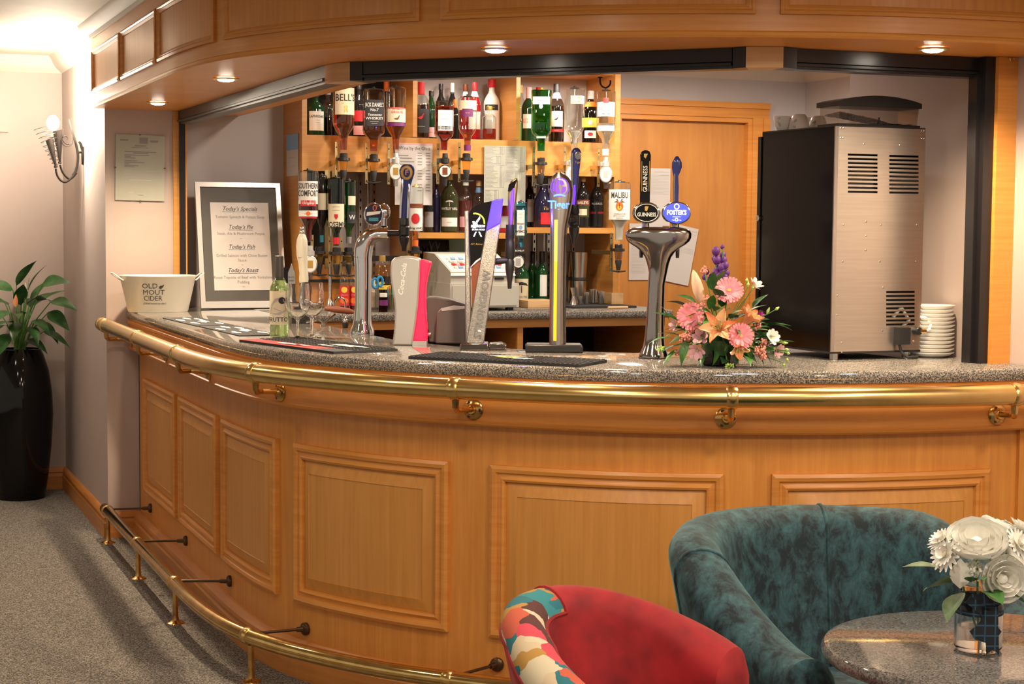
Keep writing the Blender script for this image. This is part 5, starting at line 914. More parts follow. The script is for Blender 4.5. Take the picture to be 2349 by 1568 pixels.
# ------------------------------------------------------------------ wine bottle, glasses, cider bucket
bottle('white_wine_bottle', 'pale green white wine bottle with cream label on the bar', *wz(641, 773, TZ).xy, TZ, .288, .0345, prof='wine', glass=thin('glass_pale', (.80, .92, .74), .6) and 'glass_pale', liq='liq_wine', fill=.70, cap='steel_track', caph=.30, turn=-12, labels=[(.16, .57, 62, 'cream_print', [('FRUTTO', .075, .22, 'ink', .95), ('@pear', .24, .38, 'ink_pale')]), (.452, .456, 2, 'cream_print', [('@disc', .085, .455, 'ink')], 27)])
def wineglass(label, x, y):
    t = thing('wine_glass', label, 'wine glass', (x, y, TZ), 'empty wine glasses'); s = 1.0
    MB().lathe([(.034, 0), (.034, .0018), (.014, .006), (.0055, .014), (.0045, .045), (.0058, .066), (.010, .074)], 24).build('foot_and_stem', 'glass_solid', t, False)
    MB().lathe([(.006, .072), (.020, .079), (.036, .098), (.043, .125), (.0425, .150), (.038, .195), (.037, .195), (.0412, .150), (.0416, .125), (.0345, .100), (.018, .083), (.004, .078)], 28).build('bowl', 'glass_solid', t, False); return t
base('glass_solid', (1, 1, 1), .0, 0., **{'Transmission Weight': 1., 'IOR': 1.45})
wineglass('empty wine glass standing right beside the wine bottle', 1.476, 5.655); wineglass('empty wine glass further from the wine bottle, nearer the swan neck tap', 1.548, 5.735)
# oval enamel bucket
bx, by = 1.340, 7.60; t = thing('cider_bucket', 'cream oval enamel bucket with wire handles and cider lettering', 'bucket', (bx, by, TZ))
def ell(a, b, z, n=40): return [Vector((a*cos(2*pi*k/n), b*sin(2*pi*k/n), z)) for k in range(n)]
def loft(rs, name, mat, t, caps=(True, False)):
    n = len(rs[0]); fs = [(i*n+k, i*n+(k+1) % n, (i+1)*n+(k+1) % n, (i+1)*n+k) for i in range(len(rs)-1) for k in range(n)]
    if caps[0]: fs.append(tuple(range(n))[::-1])
    if caps[1]: fs.append(tuple((len(rs)-1)*n+k for k in range(n)))
    return MB().add([p for r in rs for p in r], fs).build(name, mat, t, False, 50)
loft([ell(.132, .098, 0), ell(.134, .10, .004), ell(.168, .125, .155), ell(.171, .128, .158), ell(.171, .128, .163), ell(.167, .124, .164), ell(.164, .122, .158), ell(.13, .096, .008)], 'tub', 'cream_enamel', t, (True, True))
for s in (-1, 1): MB().tube([(s*.160, -.045, .142), (s*.172, -.040, .150), (s*.200, -.034, .172), (s*.206, 0, .174), (s*.200, .034, .172), (s*.172, .040, .150), (s*.160, .045, .142)], .0035, 8).build('wire_handle', 'cream_enamel', t, False)
def bmap(z0, x0):
    def f(a, b):
        z = z0+b; q = z/.155; A_, B_ = .134+.034*q, .10+.025*q; th = -pi/2-.30+(x0+a)/.142; return Vector(((A_+.001)*cos(th), (B_+.001)*sin(th), z))
    return f
text('OLD', .031, bmap(.118, -.008), 'ink', t, wide=1.0); text('MOUT', .031, bmap(.090, .006), 'ink', t, wide=1.0); text('CIDER', .031, bmap(.063, .002), 'ink', t, wide=.92); text('(Ohld-moot-sy-der)', .0125, bmap(.041, .008), 'ink', t, shear=.2)
kf = bmap(.116, .036); MB().add([kf(x, y) for x, y in [(-.010, -.006), (0, -.010), (.008, -.002), (.012, .010), (.008, .008), (.004, .004), (-.004, .004)]], [tuple(range(7))]).build('bird_emblem', 'ink', t, False)

# ------------------------------------------------------------------ coffee machine
MX0, MX1, MY0, MY1, MZ0, MZ1 = 2.800, 3.124, 4.362, 4.794, 1.076, 1.757
cm = thing('coffee_machine', 'tall coffee machine with steel back panel and glossy black side', 'coffee machine', ((MX0+MX1)/2, (MY0+MY1)/2, TZ))
def mpx(px, py): p = wy(px, py, MY0); return p.x, p.z
slots = []
for xa, xb, ya, n, dy in [(1945, 2013, 353, 10, 9.4), (2040, 2107, 356, 10, 9.3), (2033, 2098, 667, 9, 9.3)]:
    for i in range(n):
        x0, z1 = mpx(xa, ya+i*dy); x1, z0 = mpx(xb, ya+i*dy+4.6); zc = (z0+z1)/2; slots.append((x0, x1, zc-.0032, zc+.0032))
# steel back plate with real slots: cells of the plate that are not slot
xs = sorted({MX0+.006, MX1-.004}|{round(k, 5) for s in slots for k in s[:2]}); zs = sorted({MZ0, MZ1}|{round(k, 5) for s in slots for k in s[2:]}); pl = MB()
rs = [tuple(round(k, 5) for k in s) for s in slots]
for xa, xb in zip(xs, xs[1:]):
    run = None
    for za, zb in zip(zs, zs[1:]):
        hole = any(s[0] <= (xa+xb)/2 <= s[1] and s[2] <= (za+zb)/2 <= s[3] for s in rs)
        if not hole:
            pl.add([(xa, MY0, za), (xb, MY0, za), (xb, MY0, zb), (xa, MY0, zb)], [(0, 1, 2, 3)])
            continue
        pl.add([(xa, MY0, za), (xb, MY0, za), (xb, MY0+.004, za), (xa, MY0+.004, za)], [(0, 1, 2, 3)]); pl.add([(xa, MY0, zb), (xb, MY0, zb), (xb, MY0+.004, zb), (xa, MY0+.004, zb)], [(0, 1, 2, 3)])
pl.build('back_plate', 'steel_brushed', cm, True, 0)
MB().bb(MX0+.006, MX1-.004, MY0+.03, MY0+.034, MZ0, MZ1).build('dark_backing', 'dark_void', cm)  # dark sheet added behind the slots, stands for the shade inside
for nm, c, m in [('side_panel', (MX0, MX0+.006, MY0, MY1, MZ0, MZ1), 'machine_black'), ('side_panel', (MX1-.004, MX1, MY0, MY1, MZ0, MZ1), 'steel_brushed'), ('top_panel', (MX0, MX1, MY0+.002, MY1, MZ1, MZ1+.004), 'black_satin'), ('base_plate', (MX0, MX1, MY0, MY1, MZ0-.006, MZ0), 'black_satin'), ('front_panel', (MX0-.004, MX1, MY1, MY1+.02, MZ0, MZ1-.012), 'black_gloss'), ('corner_strip', (MX0-.0015, MX0+.010, MY0-.0015, MY0+.004, MZ0, MZ1), 'steel')]: MB().bb(*c).build(nm, m, cm)
MB().lathe([(.010, 0), (.010, .006)], 14, (MX0-.002, MY1+.008, wx(1748, 500, MX0).z), Matrix.Rotation(-pi/2, 3, 'Y')).build('door_lock', 'steel', cm)
for x, y in [(MX0+.03, MY0+.03), (MX1-.03, MY0+.03), (MX0+.03, MY1-.03), (MX1-.03, MY1-.03)]: MB().lathe([(.014, 0), (.014, .020), (.012, .0205)], 16, (x, y, TZ)).build('foot', 'steel', cm)
def c8(a, b): return 1680+a/2.2406, 160+b/2.2406
for a, b in [(557, 300), (571, 300), (557, 350), (569, 350), (975, 315), (987, 315), (975, 354), (987, 354), (677, 381), (862, 387), (571, 795), (687, 780), (762, 797), (949, 797), (687, 853), (685, 926), (567, 985), (757, 985), (945, 985), (774, 1118), (540, 1160), (537, 1260), (562, 1402), (562, 1450), (770, 1340), (932, 1393)]:
    x, z = mpx(*c8(a, b)); MB().lathe([(.0030, 0), (.0030, .001), (.0015, .0016)], 8, (x, MY0, z), Matrix.Rotation(pi/2, 3, 'X')).build('screw', 'steel', cm)
x, z = mpx(*c8(857, 1365)); MB().bb(x-.020, x+.020, MY0-.032, MY0, z-.026, z+.026).build('plug_box', 'black_satin', cm)
x2, z2 = mpx(*c8(865, 1480)); MB().tube([(x-.01, MY0-.016, z-.026), (x-.004, MY0-.02, z-.05), (x+.012, MY0-.03, z-.066), (x+.03, MY0-.03, TZ+.006), (x+.06, MY0-.012, TZ+.005), (x+.10, MY0+.05, TZ+.005)], .0045, 10).build('power_cable', 'black_rubber', cm)
x, z = mpx(*c8(940, 1340)); MB().lathe([(.013, 0), (.013, .02), (.010, .024)], 16, (x, MY0, z), Matrix.Rotation(pi/2, 3, 'X')).build('hose_coupling', 'black_satin', cm); MB().tube([(x+.004, MY0-.018, z), (x+.024, MY0-.022, z)], [.008, .007], 12).build('coupling_tail', 'brass', cm)
MB().tube([(x+.020, MY0-.022, z), (x+.036, MY0-.022, z+.004), (x+.044, MY0-.018, z+.02), (x+.040, MY0-.01, z+.036), (x+.026, MY0-.004, z+.044), (x+.015, MY0+.01, z+.04)], .0050, 12).build('white_hose', 'white_gloss', cm)
tx_, tz_ = mpx(2055, 720)
MB().tube([(tx_, MY0+.015, tz_-.01), (tx_+.03, MY0+.015, tz_+.02), (tx_+.06, MY0+.015, tz_-.02), (tx_+.03, MY0+.015, tz_-.045)], .006, 8).build('inner_hose', 'white_gloss', cm)
# bean hopper
hx0, hx1, hy0, hy1, hz = wy(1923, 280, MY0+.035).x, wy(2106, 280, MY0+.035).x, MY0+.035, MY0+.140, MZ1+.004
hp = thing('bean_hopper', 'clear coffee bean hopper with domed black lid on the coffee machine', 'hopper', ((hx0+hx1)/2, (hy0+hy1)/2, hz))
hx0 -= .0; MB().bb(hx0-.004, hx1+.004, hy0-.006, hy1+.006, hz, hz+.008).build('base_frame', 'black_satin', hp)
MB().add([(hx0+.004, hy0, hz+.008), (hx1-.004, hy0, hz+.008), (hx1-.004, hy1, hz+.008), (hx0+.004, hy1, hz+.008), (hx0, hy0-.003, hz+.066), (hx1, hy0-.003, hz+.066), (hx1, hy1, hz+.066), (hx0, hy1, hz+.066)], [(0, 1, 5, 4), (1, 2, 6, 5), (2, 3, 7, 6), (3, 0, 4, 7)]).build('clear_bin', 'glass_hop', hp, True, 0) if 'glass_hop' in MATS else None
thin('glass_hop', (.70, .66, .62), .8, .22); MB().add([(hx0+.004, hy0, hz+.008), (hx1-.004, hy0, hz+.008), (hx1-.004, hy1, hz+.008), (hx0+.004, hy1, hz+.008), (hx0, hy0-.003, hz+.066), (hx1, hy0-.003, hz+.066), (hx1, hy1, hz+.066), (hx0, hy1, hz+.066)], [(0, 1, 5, 4), (1, 2, 6, 5), (2, 3, 7, 6), (3, 0, 4, 7)]).build('clear_bin', 'glass_hop', hp, True, 0)
n = 14; ld = [(hx0-.006, hz+.060)]+[(hx0-.006+(hx1-hx0+.012)*i/n, hz+.075+.020*sin(pi*i/n)**.8) for i in range(n+1)]+[(hx1+.006, hz+.060)]
MB().prism(ld, lambda p: (p[0], hy0-.010, p[1]), lambda p: (p[0], hy1+.01, p[1])).build('lid', 'black_satin', hp)
MB().bb((hx0+hx1)/2-.002, (hx0+hx1)/2+.002, hy0-.004, hy0-.001, hz+.002, hz+.03).build('clasp', 'black_satin', hp)
noisy('beans', (.10, .034, .014), (.24, .09, .04), (140, 140, 140), .35, bump=.9, detail=2)
rb = random.Random(3); bm_ = MB().grid(26, 10, lambda u, v: (hx0+.007+(hx1-hx0-.014)*u, hy0+.004+(hy1-hy0-.008)*v, hz+.010+.030*(max(0, 1-u*1.55)**.7)*(1-.2*v)+.003*rb.random()))
for i in range(420):
    u, v = rb.random()**1.5*.66, rb.random()*.9; bm_.ball((hx0+.009+(hx1-hx0-.018)*u, hy0+.005+(hy1-hy0-.012)*v, hz+.011+.031*(max(0, 1-u*1.55)**.7)*(1-.2*v)), .0042, 5, 3, (1, .7, .7))
q = bm_.build('coffee_beans', 'beans', hp); q['kind'] = 'stuff'
# cups on the machine
def cup(label, x, y, z, up=True, s=1.):
    t = thing('coffee_cup', label, 'cup', (x, y, z), 'white cups on the coffee machine'); P = [(.024, 0), (.027, .004), (.038, .030), (.043, .062), (.0415, .062), (.036, .030), (.02, .008)]
    if not up: P = [(r, .064-zz) for r, zz in P][::-1] if False else [(.043, 0), (.038, .032), (.031, .055), (.024, .064), (.022, .064)]
    MB().lathe([(r*s, zz*s) for r, zz in P], 26).build('bowl', 'white_china', t, False)
    a = -pi*.80; c = Vector((cos(a), sin(a), 0)); MB().tube([c*(.036*s)+Vector((0, 0, .052*s if up else .012*s)), c*(.058*s)+Vector((0, 0, .05*s if up else .014*s)), c*(.060*s)+Vector((0, 0, .034*s if up else .030*s)), c*(.034*s)+Vector((0, 0, .022*s if up else .04*s))], .0038, 8).build('handle', 'white_china', t, False); return t
ZT = MZ1+.0045
def on_top(px, Y): return wy(px, 290, Y).x
cup('white cup standing upright with its handle to the left on the coffee machine', on_top(1797, 4.735), 4.735, ZT, True, .76); cup('white cup turned upside down on the coffee machine', on_top(1833, 4.68), 4.68, ZT, False, .80); cup('white cup behind the upside-down cup on the coffee machine', on_top(1860, 4.75), 4.75, ZT, True, .76); cup('white cup half hidden behind the bean hopper', on_top(1876, 4.67), 4.67, ZT, False, .74)
# stack of plates
P0 = None
for i in range(13):
    lb = ['lowest', 'second lowest', 'third lowest', 'fourth lowest', 'fifth lowest', 'sixth lowest', 'middle', 'sixth from top', 'fifth from top', 'fourth from top', 'third from top', 'second from top', 'topmost'][i]+' white saucer of the stack beside the coffee machine'
    loc = (3.186, 4.395, TZ+i*.0122)
    if P0 is None:
        P0 = thing('saucer', lb, 'saucer', loc, 'stacked white saucers'); MB().lathe([(.042, 0), (.045, .003), (.060, .006), (.072, .0145), (.0725, .017), (.070, .017), (.058, .009), (.04, .006)], 36).build('dish', 'white_china', P0, False)
    else: dup(P0, loc, label=lb)

# ------------------------------------------------------------------ leaves and flowers
def leaf_mesh(L, Wd, bend, fold=.25, wave=.0, n=9, tip=1.6, name='leaf'):
    def fn(u, v):
        x = L*u; w = Wd*(sin(pi*min(1, u**.75*.99+.01)))*(1-.25*u); s = (v-.5)*2
        return Vector((x*cos(bend*u*.5), s*w/2, -x*sin(bend*u*.5)+abs(s)*w*fold*.5+wave*sin(u*7)*s*w))
    return MB().grid(n, 5, fn)
def orient(p, d, roll=0.):
    d = Vector(d).normalized(); z = Vector((0, 0, 1)); y = z.cross(d); y = y.normalized() if y.length > .05 else Vector((0, 1, 0)); zz = d.cross(y); M = Matrix((d, y, zz)).transposed()@Matrix.Rotation(roll, 3, 'X'); M = M.to_4x4(); M.translation = Vector(p); return M
def place(me, name, M, parent):
    o = bpy.data.objects.new(name, me); COL.objects.link(o); o.parent = parent; o.matrix_local = M; return o
noisy('leaf_green', (.025, .095, .018), (.065, .20, .035), (30, 30, 30), .4, detail=3); noisy('leaf_dark', (.012, .055, .015), (.04, .13, .03), (22, 22, 22), .35, detail=3); noisy('leaf_grey', (.10, .17, .08), (.20, .28, .14), (40, 40, 40), .5)
for nm, c in [('stem_green', (.10, .26, .05)), ('gerbera_pink', (.86, .27, .32)), ('gerbera_heart', (.78, .17, .22)), ('gerbera_eye', (.62, .36, .10)), ('lily_orange', (.88, .34, .17)), ('lily_cream', (.88, .52, .28)), ('lily_heart', (.85, .14, .03)), ('bud_pink', (.78, .50, .34)), ('bud_green', (.42, .58, .14)), ('delphinium', (.10, .018, .19)), ('freesia', (.85, .50, .50)), ('mauve_petal', (.60, .34, .38)), ('berry', (.66, .26, .20)), ('white_petal', (.88, .86, .78)), ('magenta_petal', (.33, .01, .20)), ('spathe', (.88, .86, .78))]: base(nm, c, .55, 0., **{'Subsurface Weight': .0})
FX = wz(1660, 842, TZ); k = 4.79/FPX
fa = thing('flower_arrangement', 'mixed bouquet of pink gerberas, orange lilies and purple delphinium in a black dish', 'flowers', (FX.x+.02, FX.y+.06, TZ), rz=-YAW)
def fp(px, py, y=0.): return Vector(((px-1672)*k, y, (838-py)*k))
MB().lathe([(.045, 0), (.050, .004), (.052, .045), (.049, .047), (.046, .04)], 6).build('dish', 'black_gloss', fa, False); MB().lathe([(.045, .03), (.06, .075), (.03, .10)], 14).build('foam', 'leaf_dark', fa, False)
CEN = Vector((0, .01, .07))
def stem(p, r=.0022): MB().tube([CEN, CEN.lerp(Vector(p), .5)+Vector((0, 0, .01)), p], r, 6).build('stem', 'stem_green', fa, False)
pet = None
def gerbera(p, d, R=.045, mat='gerbera_pink'):
    stem(p); d = Vector(d).normalized(); Q = d.to_track_quat('Z', 'Y').to_matrix().to_4x4(); Q.translation = Vector(p)
    h = bpy.data.objects.new('gerbera', MB().lathe([(R*.05, -.004), (R*.36, 0), (R*.34, .004), (R*.18, .004), (R*.05, .003)], 18).mesh('gerbera', 'gerbera_heart')); COL.objects.link(h); h.parent = fa; h.matrix_local = Q
    MB().lathe([(R*.15, .003), (R*.12, .006), (R*.02, .006)], 12).build('flower_eye', 'gerbera_eye', h, False)
    for ring, (n, sc, el) in enumerate([(26, 1., .06), (20, .80, .22)]):
        me = MB().grid(5, 3, lambda u, v: Vector((R*sc*(.15+.85*u), (v-.5)*R*.235*(sin(pi*min(1, .15+u*.72)))**.5, .002+R*el*u*u*.5-.0015*abs(v-.5)))).mesh('petal', mat)
        for i in range(n):
            M = Matrix.Rotation(2*pi*i/n+.1*ring+.05*random.uniform(-1, 1), 4, 'Z')@Matrix.Rotation(random.uniform(-.15, .05), 4, 'Y'); place(me, 'petal', M, h)
gerbera(fp(1686, 661, -.05), (-.05, -.9, .45), .0420); gerbera(fp(1598, 721, -.06), (-.35, -.9, .15), .0410); gerbera(fp(1709, 764, -.10), (.1, -.95, .25), .0385)
def lily(p, d, R, mats, opened=1., n=6, name='lily'):
    stem(p, .003); d = Vector(d).normalized(); Q = d.to_track_quat('Z', 'Y').to_matrix().to_4x4(); Q.translation = Vector(p)
    h = bpy.data.objects.new(name, MB().lathe([(.004, -.012), (.007, 0), (.005, .012)], 10).mesh(name, mats[2])); COL.objects.link(h); h.parent = fa; h.matrix_local = Q
    def pm(mat, w): return MB().grid(8, 5, lambda u, v: Vector((R*(.05+opened*(.25*u+.60*u*u)), (v-.5)*2*w*(sin(pi*min(1, u*.95+.04)))**.8, R*(.95*u-.45*opened*u**3)+.010*(abs(v-.5)*2)**2))).mesh('petal', mat)
    A_, B_ = pm(mats[0], R*.17), pm(mats[1], R*.22)
    for i in range(n): place(B_ if i % 2 else A_, 'petal', Matrix.Rotation(2*pi*i/n+.2, 4, 'Z'), h)
    for i in range(5): a = 2*pi*i/5; MB().tube([(0, 0, 0), (R*.12*cos(a), R*.12*sin(a), R*.6), (R*.2*cos(a), R*.2*sin(a), R*.85)], .0013, 5).build('stamen', 'bud_green', h, False)
lily(fp(1662, 752, -.09), (-.25, -.85, .35), .070, ('lily_orange', 'lily_cream', 'lily_heart'), .85); lily(fp(1716, 745, -.05), (.55, -.35, .75), .070, ('lily_orange', 'lily_orange', 'lily_heart'), .55)
lily(fp(1700, 775, -.08), (.15, -.7, -.55), .06, ('lily_cream', 'lily_orange', 'lily_heart'), .5, 4)
b0, b1 = fp(1625, 692, -.03), fp(1604, 614, -.03); stem(b0); MB().tube([b0, b0.lerp(b1, .15), b0.lerp(b1, .4), b0.lerp(b1, .65), b0.lerp(b1, .88), b1], [.005, .0125, .0165, .0145, .008, .001], 12).build('lily_bud', 'bud_pink', fa, False)
for pts in [[(1667, 640), (1663, 622), (1660, 600), (1661, 575)], [(1680, 640), (1680, 620), (1676, 600), (1677, 580), (1677, 562)]]:
    q = [fp(*p, .02) for p in pts]; MB().tube([CEN]+q, .002, 6).build('stem', 'stem_green', fa, False)
for px, py, r in [(1660, 571, 8), (1663, 592, 8), (1659, 588, 6), (1666, 615, 8), (1660, 624, 8), (1668, 632, 9), (1678, 580, 6), (1676, 561, 4), (1679, 592, 7), (1682, 604, 7), (1674, 609, 7), (1686, 622, 7), (1683, 632, 6), (1676, 618, 6), (1655, 633, 8), (1640, 620, 5), (1645, 640, 6), (1634, 632, 5), (1650, 648, 6)]: MB().ball(fp(px, py, .02+random.uniform(-.01, .01)), r*k*1.25, 9, 6, (1, .8, 1.15)).build('floret', 'delphinium', fa, False)
def cluster(px, py, r, y, n, mat='berry', s=.0042):
    m_ = MB(); c = fp(px, py, y); stem(c, .0018)
    for i in range(n):
        v_ = Vector((random.gauss(0, 1), random.gauss(0, 1), random.gauss(0, 1))).normalized()*(r*k*random.random()**.4); m_.ball(c+v_, s*random.uniform(.7, 1.1), 6, 4)
    m_.build('berry_cluster', mat, fa, False)['kind'] = 'stuff'
for a in [(1632, 615, 9, 0, 22), (1637, 681, 9, -.05, 26), (1626, 697, 7, -.05, 16), (1652, 686, 5, -.05, 10), (1585, 772, 14, -.06, 60), (1595, 760, 9, -.06, 24), (1570, 805, 9, -.06, 26), (1752, 742, 10, -.05, 30), (1757, 798, 14, -.08, 46), (1767, 780, 9, -.06, 20), (1764, 812, 7, -.08, 16), (1600, 752, 6, -.06, 12)]: cluster(*a)
cluster(1530, 798, 10, -.04, 26, 'bud_green', .003); cluster(1685, 838, 14, -.10, 40, 'bud_green', .003)
def loose(p, d, R, mat, n=7, name='blossom'):
    stem(p, .0015); d = Vector(d).normalized(); Q = d.to_track_quat('Z', 'Y').to_matrix().to_4x4(); Q.translation = Vector(p); h = bpy.data.objects.new(name, MB().lathe([(.003, -.006), (.005, 0), (.002, .006)], 8).mesh(name, 'bud_green')); COL.objects.link(h); h.parent = fa; h.matrix_local = Q
    me = MB().grid(6, 3, lambda u, v: Vector((R*(.05+.55*u), (v-.5)*R*.42*(sin(pi*min(1, .1+u*.82)))**.7, R*(.75*u-.25*u*u)))).mesh('petal', mat)
    for i in range(n): place(me, 'petal', Matrix.Rotation(2*pi*i/n, 4, 'Z')@Matrix.Rotation(random.uniform(-.2, .2), 4, 'Y'), h)
loose(fp(1625, 770, -.07), (-.4, -.7, .35), .042, 'mauve_petal', 8); loose(fp(1612, 797, -.09), (-.3, -.8, -.3), .040, 'mauve_petal', 8); loose(fp(1567, 745, -.02), (-.7, -.5, .3), .030, 'mauve_petal', 6); loose(fp(1748, 655, 0), (.5, -.4, .8), .040, 'freesia', 6); loose(fp(1783, 770, -.05), (.3, -.8, .3), .038, 'white_petal', 9); loose(fp(1795, 795, -.05), (.6, -.7, -.2), .036, 'freesia', 8); loose(fp(1800, 802, -.04), (.5, -.6, -.5), .028, 'white_petal', 6); loose(fp(1760, 722, 0), (.4, -.7, .4), .026, 'magenta_petal', 9)
for px, py, dx, dz, L in [(1733, 653, 0, 1, 14), (1742, 660, .3, 1, 14), (1730, 642, 0, 1, 10), (1778, 715, .35, .9, 16), (1797, 706, .7, .5, 12), (1805, 780, 1, .1, 16), (1815, 783, 1, 0, 14), (1822, 798, 1, -.1, 9), (1826, 806, 1, -.3, 8), (1826, 818, .3, -1, 10), (1820, 830, 0, -1, 10)]:
    a = fp(px, py, -.02); b = a+Vector((dx, 0, dz)).normalized()*L*k; MB().tube([CEN.lerp(a, .5), a], .0011, 5).build('stem', 'stem_green', fa, False); MB().tube([a, a.lerp(b, .4), b], [.0018, .0048, .0012], 8).build('green_bud', 'bud_green', fa, False)
LM = [leaf_mesh(.075, .030, .8).mesh('leaf', 'leaf_green'), leaf_mesh(.062, .034, .5).mesh('leaf', 'leaf_dark'), leaf_mesh(.085, .020, .7).mesh('leaf', 'leaf_dark'), leaf_mesh(.056, .028, .6).mesh('leaf', 'leaf_grey')]
rl = random.Random(11)
for px, py, dx, dy, dz, kind in [(1580, 770, -1, -.3, .5, 2), (1560, 775, -1, -.2, .2, 0), (1572, 790, -1, -.4, -.1, 1), (1575, 805, -.9, -.5, -.3, 0), (1600, 820, -.7, -.5, -.6, 1), (1590, 830, -.4, -.5, -.9, 0), (1640, 815, -.9, -.6, -.3, 3), (1660, 830, .1, -.7, -.8, 0), (1672, 800, .1, -.8, -.6, 3), (1690, 830, .5, -.6, -.7, 0), (1710, 835, .9, -.3, -.6, 1), (1735, 835, .9, -.3, -.5, 0), (1745, 820, 1, -.2, -.6, 2), (1760, 830, 1, -.3, -.8, 2), (1770, 800, 1, -.4, .3, 0), (1775, 790, 1, -.3, .6, 2), (1765, 745, 1, -.1, .4, 2), (1770, 738, 1, 0, .1, 2), (1752, 775, .6, -.6, .5, 0), (1590, 700, -1, 0, .5, 1), (1610, 690, -.6, 0, .4, 1), (1640, 705, .2, -.5, .8, 0), (1672, 700, .1, -.6, .8, 1), (1655, 710, .2, -.8, .5, 0), (1680, 712, 0, -.9, .4, 1), (1625, 740, -.2, -.9, .2, 1), (1650, 770, .8, -.8, .2, 2), (1630, 785, -.9, -.8, .2, 3), (1645, 660, 0, -.2, 1, 1), (1655, 655, .3, -.2, 1, 0), (1700, 800, .5, -.8, .3, 1), (1740, 790, .3, -.8, .4, 1), (1720, 810, .3, -.9, 0, 0), (1600, 790, -.4, -.9, .3, 1), (1575, 735, -1, 0, .7, 2), (1550, 735, -.3, 0, 1, 2), (1670, 680, -.5, -.5, .7, 1), (1740, 700, .6, .1, .8, 1), (1615, 830, .2, -.9, -.6, 1), (1680, 820, -.2, -1, .1, 1)]:
    place(LM[kind], 'leaf', orient(fp(px, py, -.045+rl.uniform(-.02, .03)), (dx, dy, dz), rl.uniform(-.7, .7)), fa)

for i in range(46):                       # the dense collar of foliage low in the dish
    a_ = pi+pi*(i+.5)/46*1.0+rl.uniform(-.1, .1) if i % 3 else rl.uniform(0, 2*pi); el_ = rl.uniform(-.45, .8); rr_ = rl.uniform(.035, .06)
    d9 = Vector((cos(a_)*cos(el_), sin(a_)*cos(el_)*.8, sin(el_))); place(LM[(0, 1, 1, 2, 0, 3)[i % 6]], 'leaf', orient(Vector((d9.x*rr_*1.7, d9.y*rr_*1.2, .085+.03*sin(el_)+rl.uniform(-.02, .05))), d9, rl.uniform(-.8, .8)), fa)
bpy.context.view_layer.update()
for o in [c for c in fa.children if c.name.split('.')[0] == 'leaf']:      # leaves that would dip into the worktop lie on it
    lo_z = min((o.matrix_local@v.co).z for v in o.data.vertices)
    if lo_z < .003: o.location.z += .003-lo_z

# ------------------------------------------------------------------ wall sconce
SYc = 8.50
def sp(px, py, dy=0.): v_ = wy(px, py, SYc+dy); return Vector((v_.x, SYc+dy, v_.z))
c40 = lambda a, b: (40+a/7.84, 240+b/7.84)
pc = sp(*c40(1180, 890)); sn = thing('wall_sconce', 'wrought iron wall sconce with coiled wire torch cup, brightly lit', 'wall lamp', (1.139, SYc, pc.z-.10))
MB().prism([(0, .055), (-.022, .03), (-.020, -.02), (0, -.055), (.020, -.02), (.022, .03)], lambda p: (1.139, SYc+p[0], pc.z+p[1]), lambda p: (1.129, SYc+p[0]*.7, pc.z+p[1]*.9)).build('wall_plate', 'iron', sn)
for dy in (-.014, .0, .014): MB().tube([(1.134, SYc+dy, pc.z+.02), (1.126, SYc+dy*1.5, pc.z+.05), (1.118, SYc+dy*1.8, pc.z+.062)], [.005, .004, .002], 6).build('plate_leaf', 'iron', sn)
def sarc(pts, r, nm='arm', dy=0., mat='iron'):
    Q_ = [sp(*c40(a, b), dy) for a, b in pts]; R_ = r if isinstance(r, list) else [r]*len(Q_); P_, RR_ = [], []
    for i in range(len(Q_)-1):
        p1, p2 = Q_[i], Q_[i+1]; p0 = Q_[i-1] if i else 2*p1-p2; p3 = Q_[i+2] if i+2 < len(Q_) else 2*p2-p1
        for k_ in range(5): t = k_/5; P_.append(.5*(2*p1+(p2-p0)*t+(2*p0-5*p1+4*p2-p3)*t*t+(3*p1-p0-3*p2+p3)*t**3)); RR_.append(R_[i]+(R_[i+1]-R_[i])*t)
    return MB().tube(P_+[Q_[-1]], RR_+[R_[-1]], 8).build(nm, mat, sn)
MB().tube([(1.136, SYc, pc.z+.012), sp(*c40(1090, 860))], .006, 8).build('arm_stub', 'iron', sn)
sarc([(930, 260), (950, 340), (990, 480), (1030, 620), (1060, 740), (1082, 860), (1088, 960), (1075, 1080), (1040, 1200), (985, 1270)], [.002, .003, .005, .006, .0065, .0065, .0065, .006, .0055, .004])
sarc([(1082, 960), (1078, 1100), (1040, 1230), (960, 1330), (870, 1390), (790, 1370), (730, 1300), (700, 1220), (690, 1150)], .005, dy=-.02)
sarc([(1060, 1230), (1000, 1300), (940, 1335), (870, 1290), (810, 1210), (780, 1130), (768, 1080)], .005, dy=.015)
sarc([(1000, 560), (995, 640), (960, 700), (890, 710), (830, 660), (810, 610), (850, 560), (900, 580), (910, 630)], .0028, 'scroll'); sarc([(1005, 620), (970, 710), (900, 750), (830, 720), (795, 650), (810, 610)], .0024, 'scroll', dy=-.012)
ax0, ax1 = sp(*c40(700, 1140)), sp(*c40(520, 430)); u_ = (ax1-ax0).normalized(); v1 = Vector((0, 1, 0)); w1 = u_.cross(v1)
def cone(t_, th, r): p = ax0.lerp(ax1, t_); return p+(v1*cos(th)+w1*sin(th))*r
MB().tube([cone(i/150*1.05, 2*pi*9.5*i/150, .008+.052*i/150) for i in range(151)], .0013, 6).build('wire_coil', 'iron', sn)
